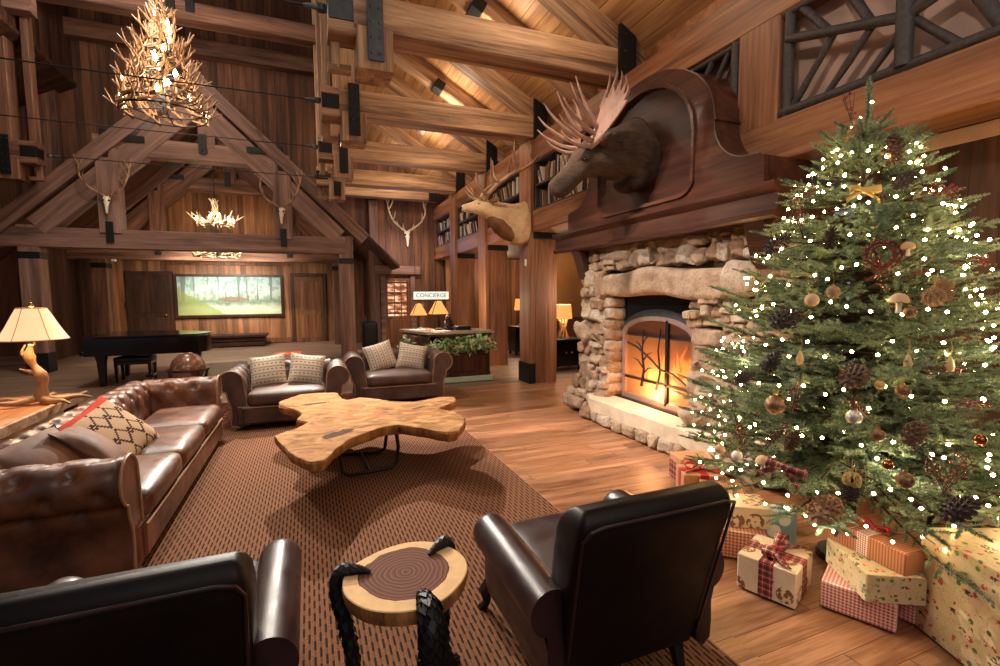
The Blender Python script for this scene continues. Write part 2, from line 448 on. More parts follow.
def needle(name, a, b, c):
    t = NT(name); v = t.coord(); g = t.n('ShaderNodeNewGeometry'); r = g.outputs['Random Per Island']
    n = t.noise(v, 6, 3); f = t.math('ADD', t.math('MULTIPLY', n, .75), t.math('MULTIPLY', r, .25))
    col = t.ramp(f, [(.36, srgb(*a)), (.5, srgb(*b)), (.66, srgb(*c))])
    m = t.fin(col, .55, 0, .35); return m
M['needle'] = needle('fir_needles', (72, 94, 70), (118, 140, 114), (168, 182, 150))
M['bark'] = plain('bark', (74, 52, 38), .9, var=.3, sc=20, bump=.6)
M['leaf'] = needle('garland_leaf', (96, 124, 76), (158, 182, 116), (214, 224, 170))
M['cone'] = plain('pine_cone', (92, 62, 44), .7, var=.4, sc=40)
M['cone_pale'] = plain('pine_cone_pale', (150, 112, 78), .7, var=.4, sc=40)
M['cone_frost'] = plain('pine_cone_dark', (60, 44, 40), .7, var=.6, sc=60)
M['berry'] = plain('red_berry', (112, 20, 22), .3, coat=.3)
M['berry_dark'] = plain('burgundy_berry', (84, 20, 26), .3, coat=.3)
M['red'] = plain('red_felt', (156, 30, 34), .8)
M['gold'] = plain('gold_gauze', (190, 158, 92), .5, .3)
M['silver'] = plain('silver_glitter', (196, 188, 180), .35, .6, var=.5, sc=90, bump=.5)
M['frost'] = plain('white_glitter', (226, 216, 204), .6, var=.25, sc=80, bump=.5)
M['bronze'] = plain('bronze_glitter', (128, 92, 64), .45, .5, var=.7, sc=60, bump=.5)
M['copper'] = plain('copper_glass', (140, 78, 44), .2, .8)
M['mushroom'] = plain('mushroom_tan', (196, 158, 118), .7)
M['bulb'] = emit('fairy_light', (255, 206, 130), 80, False)
M['bulb_big'] = emit('candle_bulb', (255, 214, 160), 30)
M['cord'] = plain('cord', (40, 30, 22), .6)
# ------------------------------------------------------------------ gift wraps and textiles
def stripe(t, u, w, frac): return t.math('LESS_THAN', t.math('FRACT', t.math('DIVIDE', u, w)), frac)
def gingham(name, a, b, w):
    t = NT(name); x = t.xyz(t.coord()); s = [stripe(t, t.math('ADD', x[i], 5.0+.003), w, .5) for i in range(3)]
    nrm = t.xyz(t.n('ShaderNodeTexCoord').outputs['Normal'])
    k = [t.math('MULTIPLY', s[i], t.math('LESS_THAN', t.math('ABSOLUTE', nrm[i]), .7)) for i in range(3)]
    f = t.math('MULTIPLY', t.math('ADD', t.math('ADD', k[0], k[1]), k[2]), .5)
    return t.fin(t.mix(f, srgb(*a), srgb(*b)), .5)
def lined(name, a, b, w, axis=2, frac=.4):
    t = NT(name); x = t.xyz(t.coord()); f = stripe(t, t.math('ADD', x[axis], 5.0), w, frac)
    return t.fin(t.mix(f, srgb(*a), srgb(*b)), .5)
def holly(name, base=(214, 192, 152), sc=19):
    t = NT(name); v = t.coord(); col = t.ramp(t.noise(v, 6, 4), [(.3, srgb(*[c*.9 for c in base])), (.7, srgb(*base))])
    thin = t.math('LESS_THAN', t.math('ABSOLUTE', t.math('SUBTRACT', t.noise(v, 26, 2), .5)), .02); col = t.mix(t.math('MULTIPLY', thin, .35), col, srgb(150, 112, 70))
    wr = t.n('ShaderNodeVectorMath', operation='ADD'); t.l(v, wr.inputs[0]); wr.inputs[1].default_value = (.031, .017, .023)
    leaf = t.math('MULTIPLY', t.math('LESS_THAN', t.vor(wr.outputs[0], sc), .22), t.math('GREATER_THAN', t.vor(wr.outputs[0], 60), .22)); col = t.mix(leaf, col, srgb(84, 108, 62))
    # berries in clusters of three
    ber = t.math('MULTIPLY', t.math('LESS_THAN', t.vor(v, sc), .25), t.math('LESS_THAN', t.vor(v, 75), .5)); col = t.mix(ber, col, srgb(184, 46, 40))
    w2 = t.n('ShaderNodeVectorMath', operation='ADD'); t.l(v, w2.inputs[0]); w2.inputs[1].default_value = (-.02, .03, .041)
    ink = t.math('MULTIPLY', t.math('LESS_THAN', t.vor(t.vscale(w2.outputs[0], (.7, .7, 1.5)), sc*.8), .26), t.math('GREATER_THAN', t.noise(v, 110, 1), .53)); col = t.mix(ink, col, srgb(52, 50, 44))
    return t.fin(col, .45)
def wreath(name):
    t = NT(name); v = t.coord(); d = t.vor(v, 8); ring = t.math('LESS_THAN', t.math('ABSOLUTE', t.math('SUBTRACT', d, .32)), .10)
    n = t.math('GREATER_THAN', t.noise(v, 40, 3), .47); col = t.ramp(t.noise(v, 8, 3), [(.3, srgb(206, 180, 146)), (.7, srgb(226, 206, 176))])
    col = t.mix(t.math('MULTIPLY', ring, n), col, srgb(122, 82, 56)); col = t.mix(t.math('LESS_THAN', d, .09), col, srgb(168, 72, 58))
    return t.fin(col, .45)
def snow(name):
    t = NT(name); v = t.coord(); d = t.math('LESS_THAN', t.vor(v, 11), .46)
    return t.fin(t.mix(d, srgb(140, 176, 186), srgb(240, 240, 234)), .5)
def tartan(name, a, b, c, w):
    t = NT(name); x = t.xyz(t.coord()); nrm = t.xyz(t.n('ShaderNodeTexCoord').outputs['Normal'])
    col = srgb(*a)
    for i in range(3):
        vis = t.math('LESS_THAN', t.math('ABSOLUTE', nrm[i]), .7)
        u = t.math('ADD', x[i], 5.011); col = t.mix(t.math('MULTIPLY', t.math('MULTIPLY', stripe(t, u, w, .36), vis), .62), col, srgb(*b))
        col = t.mix(t.math('MULTIPLY', t.math('MULTIPLY', stripe(t, t.math('ADD', u, w*.3), w, .06), vis), .8), col, srgb(*c))
    return t.fin(col, .6)
M['w_gingham'] = gingham('gingham_wrap', (236, 206, 190), (176, 52, 54), .016)
M['w_check'] = gingham('check_wrap', (214, 168, 136), (150, 62, 50), .02)
M['w_holly'] = holly('holly_wrap'); M['w_holly_small'] = holly('holly_wrap_small', (208, 190, 150), 24)
M['w_wreath'] = wreath('wreath_wrap'); M['w_snow'] = snow('snowflake_wrap')
M['w_lined'] = lined('copper_lined_wrap', (180, 126, 92), (146, 76, 56), .014, 0)
M['w_kraft'] = plain('kraft_wrap', (176, 124, 84), .6)
M['w_tartan'] = tartan('tartan_wrap', (128, 28, 34), (28, 20, 24), (200, 170, 130), .05)
M['ribbon'] = tartan('tartan_ribbon', (146, 36, 38), (34, 26, 28), (212, 190, 160), .034)
M['ribbon_check'] = gingham('check_ribbon', (240, 226, 214), (150, 40, 48), .011)
M['ribbon_red'] = plain('red_ribbon', (160, 28, 34), .5)
M['w_lodge'] = None
def lodge():
    t = NT('lantern_wrap'); x = t.xyz(t.coord()); a = t.math('FRACT', t.math('DIVIDE', t.math('ADD', x[0], t.math('ADD', x[1], 5.0)), .09)); b = t.math('FRACT', t.math('DIVIDE', t.math('ADD', x[2], 5.0), .07))
    f = t.math('MULTIPLY', t.math('GREATER_THAN', a, .35), t.math('GREATER_THAN', b, .4)); return t.fin(t.mix(f, srgb(38, 26, 22), srgb(176, 116, 66)), .5)
M['w_lodge'] = lodge()

def plaid_cushion(name, vert=False):
    t = NT(name); x = t.xyz(t.coord()); z = t.math('ADD', x[0 if vert else 2], 5.0); u = t.math('ADD', x[2 if vert else 0], 5.0)
    col = t.mix(stripe(t, z, .075, .3), srgb(212, 200, 182), srgb(184, 160, 134))
    dash = t.math('MULTIPLY', t.math('MULTIPLY', stripe(t, t.math('ADD', z, .03), .075, .22), stripe(t, u, .05, .55)), .85)
    col = t.mix(dash, col, srgb(124, 98, 82)); t.bump(t.noise(t.coord(), 200, 2), .3, .002)
    return t.fin(col, .9, 0, .15)
M['plaid'] = plaid_cushion('plaid_cushion'); M['plaid_v'] = plaid_cushion('plaid_cushion_upright', True)
def kilim():
    t = NT('kilim'); x = t.xyz(t.coord()); u = t.math('ADD', x[0], 5.0); w = .16
    tri = t.math('ABSOLUTE', t.math('SUBTRACT', t.math('FRACT', t.math('DIVIDE', u, w)), .5))
    tri = t.math('DIVIDE', t.math('FLOOR', t.math('MULTIPLY', tri, 12.0)), 12.0)
    z1 = t.math('FRACT', t.math('DIVIDE', t.math('ADD', t.math('ADD', x[2], 5.0), t.math('MULTIPLY', tri, .2)), .17))
    z2 = t.math('FRACT', t.math('DIVIDE', t.math('SUBTRACT', t.math('ADD', x[2], 5.03), t.math('MULTIPLY', tri, .2)), .17))
    col = t.mix(t.math('LESS_THAN', z1, .17), srgb(178, 150, 120), srgb(62, 42, 38)); col = t.mix(t.math('LESS_THAN', z2, .13), col, srgb(72, 46, 40))
    red = t.math('GREATER_THAN', x[2], .20); col = t.mix(red, col, srgb(176, 62, 44))
    t.bump(t.noise(t.coord(), 160, 2), .4, .003); return t.fin(col, .95, 0, .1)
M['kilim'] = kilim()
M['suede'] = leather('brown_suede', (66, 40, 26), (122, 78, 52), .7, 5)

def slab_mat(name, dark, mid, light, spots=(), rings=None):
    t = NT(name); v = t.coord(); n = t.noise(t.vscale(v, (1.4, 2.2, 2)), 2, 6, .6, 2.0); f = t.noise(t.vscale(v, (5, 26, 10)), 2, 4, .6, 1)
    col = t.ramp(t.math('ADD', t.math('MULTIPLY', n, .7), t.math('MULTIPLY', f, .3)), [(.35, srgb(*dark)), (.5, srgb(*mid)), (.65, srgb(*light))])
    for (x, y, rx, ry, a, c) in spots:
        mp = t.n('ShaderNodeMapping'); t.l(v, mp.inputs[0]); mp.inputs['Location'].default_value = (-x, -y, 0)
        mp2 = t.n('ShaderNodeMapping'); t.l(mp.outputs[0], mp2.inputs[0]); mp2.inputs['Rotation'].default_value = (0, 0, -a)
        q = t.xyz(mp2.outputs[0]); d = t.math('SQRT', t.math('ADD', t.math('POWER', t.math('DIVIDE', q[0], rx), 2.0), t.math('POWER', t.math('DIVIDE', q[1], ry), 2.0)))
        d = t.math('ADD', d, t.math('MULTIPLY', t.math('SUBTRACT', t.noise(v, 18, 3), .5), 1.3))
        col = t.mix(t.math('MULTIPLY', t.math('LESS_THAN', d, .8), .9), col, srgb(*c))
    if rings:
        (cx, cy, r0, heart, sap) = rings
        mp = t.n('ShaderNodeMapping'); t.l(v, mp.inputs[0]); mp.inputs['Location'].default_value = (-cx, -cy, 0)
        q = t.xyz(mp.outputs[0]); d = t.math('SQRT', t.math('ADD', t.math('POWER', q[0], 2.0), t.math('POWER', q[1], 2.0)))
        d = t.math('ADD', d, t.math('MULTIPLY', t.math('SUBTRACT', t.noise(v, 5, 3), .5), .07))
        ring = t.math('FRACT', t.math('MULTIPLY', d, 55.0))
        hc = t.ramp(ring, [(0, srgb(*[c*.78 for c in heart])), (.6, srgb(*heart)), (.95, srgb(*[min(255, c*1.18) for c in heart])), (1, srgb(*[c*.78 for c in heart]))])
        sc_ = t.ramp(t.noise(v, 20, 3), [(.3, srgb(*[c*.92 for c in sap])), (.7, srgb(*sap))])
        col = t.mix(t.math('LESS_THAN', d, r0), sc_, hc)
        col = t.mix(t.math('LESS_THAN', t.math('ABSOLUTE', t.math('SUBTRACT', d, r0)), .003), col, srgb(90, 60, 46))
    t.bump(f, .12, .004); return t.fin(col, .8, 0, .1)
M['log_side'] = wood('slab_edge', (58, 36, 22), (150, 98, 54), (196, 140, 84), 2, .7, 2.2, bump=.8)
# ------------------------------------------------------------------ the setting
XG = 3.71                                   # gallery face
def wallbox(name, x0, x1, y0, y1, z0, z1, mat, bev=0): return struct(MB().box(x0, x1, y0, y1, z0, z1, bev).build(name, mat, smooth=0))
wallbox('floor', -10, 8, -2.5, 7.9, -.2, -.012, M['floor'])
wallbox('floor_stage', -10, 8, 7.9, 19, -.2, -.012, M['floor_far'])
struct(MB().box(1.67, 1.79, -2.5, 6.6, -.1, -.004, .004).build('trim_floor', M['floor'], smooth=0))
# wall behind the tree and the rooms behind the columns
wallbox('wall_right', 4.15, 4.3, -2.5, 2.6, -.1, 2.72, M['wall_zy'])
wallbox('wall_hall', 6.6, 6.75, 5.5, 19, -.1, 3.0, M['ochre'])
wallbox('wall_hall_end', 4.0, 6.7, 14.6, 14.75, -.1, 3, M['wall_pale'])
wallbox('wall_hall_near', 4.2, 6.7, 5.35, 5.5, -.1, 3, M['wall_pale'])
struct(MB().box(6.5, 6.6, 5.5, 14.6, 0, 1.0, .01).build('trim_hall_wainscot', M['mahog'], smooth=0))
wallbox('ceiling_hall', XG+.05, 7, -2.5, 15, 2.74, 2.8, M['wall_zy'])
# gallery: lower beam, plaster infill, top beam
lo = timber('trim_gallery_lower_beam', (XG+.2, -2.5, 2.88), (XG+.2, 14.9, 2.88), .4, .36, M['column']); struct(lo)
tp = timber('trim_gallery_top_beam', (XG+.2, -2.5, 4.10), (XG+.2, 14.9, 4.10), .4, .40, M['column']); struct(tp)
wallbox('wall_gallery', XG+.2, XG+.26, -2.5, 5.5, 3.04, 3.92, M['plaster'])
wallbox('wall_gallery_back', XG+.5, XG+.56, 5.5, 14.9, 3.04, 3.92, M['black'])
struct(MB().box(XG+.42, XG+.46, -2.5, 2.6, 2.60, 2.70, .004).build('trim_soffit', M['plaster'], smooth=0))
# gallery front posts between the openings
for i, (y0, y1) in enumerate(((2.99, 3.40), (5.42, 5.62))):
    struct(timber('trim_gallery_post_%d' % i, (XG+.15, (y0+y1)/2, 3.05), (XG+.15, (y0+y1)/2, 3.91), .3, y1-y0, M['column'], roll=V((0, 1, 0))))
# ceiling slopes
SL = .555
def zc(x): return 4.72+SL*(4.06-x)
def slope(name, x0, x1, y0, y1, mat, mirror=False, th=.08):
    m = MB(); X = (lambda x: -4.48-x) if mirror else (lambda x: x)
    vs = []
    for t in (0, th):
        for (x, y) in ((x0, y0), (x1, y0), (x1, y1), (x0, y1)): vs.append((X(x), y, zc(x)+t))
    m.add(vs, [(0, 1, 2, 3), (7, 6, 5, 4), (0, 4, 5, 1), (1, 5, 6, 2), (2, 6, 7, 3), (3, 7, 4, 0)])
    return struct(m.build(name, mat, smooth=0))
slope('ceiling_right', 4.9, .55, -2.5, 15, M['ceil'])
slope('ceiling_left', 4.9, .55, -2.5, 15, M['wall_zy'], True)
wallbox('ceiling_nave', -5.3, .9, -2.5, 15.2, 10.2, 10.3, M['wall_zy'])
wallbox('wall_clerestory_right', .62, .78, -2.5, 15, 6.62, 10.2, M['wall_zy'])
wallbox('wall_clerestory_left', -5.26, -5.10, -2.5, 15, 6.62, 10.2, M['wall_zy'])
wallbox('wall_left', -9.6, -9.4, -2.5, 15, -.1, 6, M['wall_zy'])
wallbox('wall_gallery_upper', XG+.4, XG+.5, -2.5, 15, 4.28, 4.95, M['column'])
# end wall with the gable opening of the stage (follows the truss)
def xz(y): return lambda u, v, d: V((u, d, v))
zt = lambda x: 6.60-.955*abs(x+2.24)
hole = [(-5.95, .0), (1.72, .0), (1.72, 3.0)]+[(-2.24, 6.45)]+[(-5.95, 3.0)]
outer = [(-10, -.1), (-5.95, -.1), (-5.95, 3.0), (-2.24, 6.45), (1.72, 3.0), (1.72, -.1), (7, -.1), (7, 10.3), (-10, 10.3)]
struct(MB().prism(outer, xz(0), 14.92, 15.1, [[(2.24, .95), (2.86, .95), (2.86, 2.04), (2.24, 2.04)]]).build('wall_end', M['wall_z'], smooth=0))
# stage room
struct(MB().prism([(-6.4, -.1), (2.0, -.1), (2.0, 7), (-6.4, 7)], xz(0), 18.05, 18.2).build('wall_stage', M['wall_pale'], smooth=0))
wallbox('wall_stage_left', -6.3, -6.1, 15.1, 18.1, -.1, 4.5, M['wall_zy'])
wallbox('wall_stage_right', 1.85, 2.0, 15.1, 18.1, -.1, 4.5, M['wall_zy'])
m = MB()
for sx in (1, -1):
    a, b = (-2.24, 6.75), (-2.24+sx*4.6, 6.75-.955*4.6)
    vs = [(a[0], 13.35, a[1]), (b[0], 13.35, b[1]), (b[0], 18.1, b[1]), (a[0], 18.1, a[1])]
    vs += [(x, y, z+.08) for x, y, z in vs]
    m.add(vs, [(0, 1, 2, 3), (7, 6, 5, 4), (0, 4, 5, 1), (1, 5, 6, 2), (2, 6, 7, 3), (3, 7, 4, 0)])
struct(m.build('ceiling_stage', M['wall_zy'], smooth=0))
# stage wall doors
def plank_door(name, x0, x1, z1, y, mat, hx, panels=True):
    d = struct(MB().box(x0, x1, y-.04, y, 0, z1, .006).build(name, mat, smooth=0))
    f = MB()
    f.box(x0-.12, x0, y-.06, y+.0, 0, z1+.12, .008).box(x1, x1+.12, y-.06, y, 0, z1+.12, .008).box(x0, x1, y-.06, y, z1, z1+.12, .008)
    fo = f.build('door_casing', M['door_dark'], d); 
    if panels:
        p = MB(); w = (x1-x0)
        for a, b in ((.08, .46), (.54, .92)):
            for c, e in ((.12, .95), (1.1, z1-.15)): p.box(x0+w*a, x0+w*b, y-.055, y-.035, c, e, .012)
        p.build('door_panel', mat, d)
    MB().ico((hx, y-.09, 1.02), .035).tube([(hx, y-.03, 1.02), (hx, y-.09, 1.02)], .012).build('door_handle', M['brass'], d)
    return d
plank_door('door_1', -5.12, -4.12, 2.28, 18.05, M['door_dark'], -4.22)
plank_door('door_2', -.46, .46, 2.26, 18.05, M['door'], .36)
struct(MB().box(-4.05, -.6, 17.99, 18.05, 0, .18, .01).build('baseboard_stage', M['door'], smooth=0))
struct(MB().box(-4.05, -.6, 17.98, 18.05, 2.62, 2.72, .01).build('trim_stage_rail', M['door'], smooth=0))
# glazed door in the end wall: casing, lintel, leaf with fifteen panes, the lit shop behind
d3 = struct(MB().box(2.16, 2.24, 14.86, 14.92, 0, 2.12).box(2.86, 2.94, 14.86, 14.92, 0, 2.12).box(2.24, 2.86, 14.86, 14.92, 2.04, 2.12).box(2.24, 2.86, 14.86, 14.92, 0, .95).build('door_3', M['door'], smooth=0))
g = MB()
for k in (1, 2): g.box(2.24+.62*k/3-.012, 2.24+.62*k/3+.012, 14.865, 14.9, .95, 2.04)
for k in range(1, 5): g.box(2.24, 2.86, 14.865, 14.9, .95+1.09*k/5-.012, .95+1.09*k/5+.012)
g.build('muntins', M['door'], d3, smooth=0)
MB().box(2.3, 2.52, 14.85, 14.87, .12, .85, .01).box(2.58, 2.8, 14.85, 14.87, .12, .85, .01).build('door_panel', M['door'], d3, smooth=0)
cs = MB().box(2.02, 2.16, 14.82, 14.92, 0, 2.2, .01).box(2.94, 3.1, 14.82, 14.92, 0, 2.2, .01)
cs.build('door_casing', M['timber_grey'], d3, smooth=0)
timber('door_lintel', (1.86, 14.82, 2.36), (3.22, 14.82, 2.36), .24, .26, M['timber_grey'], d3)
shop = emit('lit_shop_interior', (255, 190, 140), .9)
def shopm():
    t = NT('shop_shelves'); x = t.xyz(t.coord()); z = x[2]; t.t.nodes.remove(t.b)
    e = t.n('ShaderNodeEmission'); n = t.noise(t.vscale(t.coord(), (4, 4, 9)), 1, 3); r = stripe(t, z, .33, .16)
    col = t.ramp(n, [(.35, srgb(80, 48, 32)), (.5, srgb(150, 86, 56)), (.68, srgb(236, 190, 150))]); col = t.mix(r, col, srgb(60, 30, 20))
    t.l(col, e.inputs[0]); e.inputs[1].default_value = 1.8; t.l(e.outputs[0], t.out.inputs[0]); return t.m
MB().box(2.02, 3.5, 15.7, 15.75, .5, 2.6).build('lit_shop', shopm(), d3, smooth=0)
glass = NT('pane_glass'); glass.b.inputs['Transmission Weight'].default_value = 1; glass.b.inputs['Roughness'].default_value = .03; glass.b.inputs['IOR'].default_value = 1.1
M['glass'] = glass.fin((.95, .96, .95, 1), .03)
pg = NT('door_pane'); tp_ = pg.n('ShaderNodeBsdfTransparent'); gp_ = pg.n('ShaderNodeBsdfGlossy'); gp_.inputs['Roughness'].default_value = .05; mp_ = pg.n('ShaderNodeMixShader'); mp_.inputs[0].default_value = .06
pg.l(tp_.outputs[0], mp_.inputs[1]); pg.l(gp_.outputs[0], mp_.inputs[2]); pg.t.nodes.remove(pg.b); pg.l(mp_.outputs[0], pg.out.inputs[0])
MB().box(2.24, 2.86, 14.885, 14.89, .95, 2.04).build('pane', pg.m, d3, smooth=0)
struct(timber('trim_wall_corner', (1.86, 14.84, 0), (1.86, 14.84, 4.4), .26, .2, M['timber_grey'], roll=V((0, 1, 0))))
struct(MB().box(1.74, 2.02, 14.72, 14.92, 0, .22, .01).build('baseboard_end', M['timber_grey'], smooth=0))
# posts and header on the end wall, upper left
struct(timber('trim_end_post', (-5.63, 14.8, 3.5), (-5.63, 14.8, 7.7), .5, .24, M['timber'], roll=V((0, 1, 0))))
struct(timber('trim_end_header', (-10, 14.76, 7.95), (.8, 14.76, 7.95), .3, .4, M['timber']))
struct(MB().box(-9.4, -6.0, 14.8, 14.9, 0, .2).build('baseboard_end_left', M['timber_grey'], smooth=0))
# rugs
rug = MB(); rug.box(-4.2, 1.67, -2.5, 6.5, -.012, .0, .003); tag(rug.build('striped_rug', M['rug'], smooth=0), 'large brown woven rug with dark dashed stripes under the coffee table', 'rug')
MB_o = MB().box(-2.3, 1.9, 6.52, 8.1, -.012, .001, .003); tag(MB_o.build('oriental_rug', M['oriental'], smooth=0), 'dark red patterned rug under the two armchairs with plaid cushions', 'rug')
tag(MB().box(-.95, -.25, 14.1, 14.9, -.011, .004, .003).build('door_mat', plain('orange_red_mat', (214, 92, 62), .9), smooth=0), 'small orange red mat lying at the stage edge by the right post', 'mat')
# ------------------------------------------------------------------ timber frame
def strap(x0, x1, y, z0, z1, parent, name='iron_strap', mat=None, bolts=(1, 3), axis='x', th=.018):
    """flat iron plate facing the camera with bolt heads"""
    m = MB(); m.box(x0, x1, y-th, y, z0, z1, .004)
    nx, nz = bolts
    for i in range(nx):
        for k in range(nz):
            m.ico((x0+(x1-x0)*(i+.5)/nx, y-th, z0+(z1-z0)*(k+.5)/nz), .02, (1, .6, 1), 6, 4)
    return m.build(name, mat or M['black'], parent, world=True, smooth=40)
def hammer(name, Y, label, mirror=False, mt=None):
    X = (lambda x: -4.60-x) if mirror else (lambda x: x)
    mt = mt or M['timber_gold']
    t = thing(name, label, 'roof truss', (X(2), Y, 0), 0, 'hammer beams over the side aisle')
    yb = Y+.19
    timber('beam', (X(.52), yb, 4.475), (X(3.95), yb, 4.475), .36, .36, mt, t)
    timber('beam_stub', (X(.27), yb, 4.605), (X(.56), yb, 4.605), .34, .11, mt, t)
    timber('beam_stub', (X(.27), yb, 4.29), (X(.56), yb, 4.29), .34, .13, mt, t)
    a, b = sorted((X(.28), X(.62)))
    MB().box(a, b, Y+.02, Y+.36, 4.352, 4.552, .006).build('stub_plate', M['steel'] if Y < 6 else M['black'], t, world=True)
    timber('pendant', (X(.72), yb-.01, 3.9), (X(.72), yb-.01, 4.31), .36, .40, mt, t, roll=V((0, 1, 0)))
    timber('post', (X(.61+(.18 if mirror else 0)), yb+.0, 4.64), (X(.61+(.18 if mirror else 0)), yb+.0, 9.9), .36, .36, mt, t, roll=V((0, 1, 0)))
    timber('short_post', (X(.36), yb+.06, 4.66), (X(.36), yb+.06, 9.0), .12, .22, mt, t, roll=V((0, 1, 0)))
    timber('stub_hanger', (X(.34), yb+.1, 3.98), (X(.34), yb+.1, 4.24), .1, .1, mt, t, roll=V((0, 1, 0)))
    timber('stub_ledger', (X(.27), yb+.1, 3.98), (X(.5), yb+.1, 3.98), .1, .08, mt, t)
    a, b = sorted((X(.645), X(.805)))
    strap(a, b, Y-.03, 3.98, 4.72, t, 'iron_strap', M['steel'] if Y < 6 else M['black'], (2, 5))
    # plate against the gallery
    a, b = sorted((X(3.70), X(3.72)))
    br = MB()
    f = lambda u, v, d: V((u, d, v))
    pl = [(X(3.68), 4.27), (X(3.92), 4.27), (X(3.92), 4.78), (X(3.80), 4.92), (X(3.68), 4.92)]
    br.prism(pl, f, Y-.05, Y+.0)
    for z in (4.4, 4.6, 4.8): br.ico((X(3.76), Y-.055, z), .02, (1, .6, 1), 6, 4)
    br.build('gallery_bracket', M['black'], t, world=True, smooth=30)
    return t
YH = [5.20, 7.62, 9.98, 12.28]
hl = ['nearest golden timber beam with riveted steel strap, above the moose head', 'second golden timber beam from the front, its iron bracket behind the moose antlers',
      'third golden timber beam counted from the front, ending near the elk antlers', 'farthest golden timber beam with iron strap, above the hanging elk skull by the glazed door']
for y, l in zip(YH, hl): hammer('hammer_beam', y, l)
hammer('hammer_beam', 12.28, 'timber beam end with iron band on the left edge, above the sloping gable rafter', True, M['timber'])
for y, l in ((5.20, 'nearest'), (7.62, 'second'), (9.98, 'third')): hammer('hammer_beam', y, l+' timber beam end over the left side of the nave, holding a tie rod', True, M['timber'])
timber_t = thing('wall_beam', 'short timber beam against the end wall above the elk skull mount', 'beam', (2.3, 14.5, 4.6))
timber('beam', (1.0, 14.5, 4.6), (3.72, 14.5, 4.6), .3, .34, M['timber_gold'], timber_t)
MB().box(3.45, 3.73, 14.3, 14.36, 4.4, 4.9, .01).build('gallery_bracket', M['black'], timber_t, world=True)
t = thing('collar_beam', 'high dark timber collar beam crossing the nave above the large antler chandelier', 'beam', (-2.24, 12.45, 7.65))
timber('beam', (-5.2, 12.45, 7.64), (.7, 12.45, 7.64), .36, .37, M['timber'], t)
for x in (-2.55, -2.2): strap(x, x+.16, 12.26, 7.6, 7.9, t, bolts=(1, 2))
t = thing('beam_stub', 'pale timber beam end at the upper left corner of the hall', 'beam', (-5.2, 12.4, 7.2))
timber('beam', (-6.6, 12.2, 7.16), (-4.70, 12.2, 7.16), .3, .34, M['timber_grey'], t)
MB().box(-5.5, -5.2, 12.0, 12.05, 6.6, 7.0, .01).build('iron_strap', M['black'], t, world=True)
# tension rods
for y, z, l in ((5.3, 4.46, 'thin black steel tie rod at the top, in front of the chandelier, nearest the camera'), (7.72, 4.46, 'thin steel tie rod crossing in front of the antler chandelier'),
                (10.08, 4.46, 'thin steel tie rod just below the large antler chandelier'), (12.4, 4.42, 'thin steel tie rod crossing in front of the gable truss collar')):
    t = thing('tie_rod', l, 'cable', (-2.24, y, z), 0, None)
    MB().tube([(-4.75, y, z), (-2.24, y, z-.01), (.06, y, z)], .0095, 6).build('rod', M['black'], t, world=True)
    for s in (0, 1):
        X = (lambda x: -4.48-x) if s else (lambda x: x)
        MB().tube([(X(.05), y, z), (X(.1), y, z), (X(.2), y, z)], [.014, .026, .026], 8).lathe([(.0, -.03), (.045, -.03), (.045, .03), (0, .03)], (X(.22), y, z), 10).build('turnbuckle', M['steel'], t, world=True)

# gable truss at the stage
def gable(name, Y, label, mt):
    t = thing(name, label, 'roof truss', (-2.24, Y, 0), 0, None)
    xc = -2.24; yb = Y+.2
    timber('bottom_chord', (-6.3, yb, 2.87), (.92, yb, 2.87), .34, .42, mt, t)
    timber('collar', (xc-1.95, yb, 4.9), (xc+1.55, yb, 4.9), .34, .40, mt, t)
    for s in (-1, 1):
        timber('king_post', (xc+s*1.73, yb-.02, 3.0), (xc+s*1.73, yb-.02, 5.0), .40, .36, mt, t, roll=V((0, 1, 0)))
        timber('post', (xc+s*3.17, yb+.02, -.02), (xc+s*3.17, yb+.02, 3.12), .36, .36, mt, t, roll=V((0, 1, 0)))
        # upper and lower rafter of the pair, square to the pitch
        d = V((s*.723, 0, -.691)); nrm = V((s*.691, 0, .723))
        top = V((xc, yb, 6.78))
        timber('rafter', top-nrm*.17, top-nrm*.17+d*5.22, .5, .30, mt, t, roll=V((0, 1, 0)) if 0 else V((0, 0, 1)))
        timber('lower_rafter', top-nrm*.60, top-nrm*.60+d*4.72, .36, .44, mt, t)
        MB().box(xc+s*3.17-.19, xc+s*3.17+.19, yb-.17, yb+.21, 2.42, 2.56, .006).build('iron_collar', M['black'], t, world=True)
        MB().box(xc+s*3.17-.19, xc+s*3.17+.19, yb-.17, yb+.21, -.01, .42, .006).build('iron_shoe', M['black'], t, world=True) if s < 0 else None
        strap(xc+s*1.73-.08, xc+s*1.73+.06, Y, 2.80, 3.24, t); strap(xc+s*1.73-.08, xc+s*1.73+.06, Y, 4.62, 5.2, t)
        a, b = sorted((xc+s*1.55, xc+s*1.0)); strap(a, b, Y, 4.98, 5.12, t, bolts=(3, 1))
        timber('crown_post', (xc+s*.18, yb-.01, 5.0), (xc+s*.18, yb-.01, 6.3), .34, .34, mt, t, roll=V((0, 1, 0))) if s > 0 else None
    strap(xc+.02, xc+.18, Y, 4.86, 5.3, t)
    return t
gable('gable_truss', 12.95, 'large timber gable truss with iron straps at the front of the stage', M['timber_grey'])
g2 = gable('gable_truss', 16.55, 'rear timber gable truss inside the stage, behind the small antler chandelier', M['timber'])

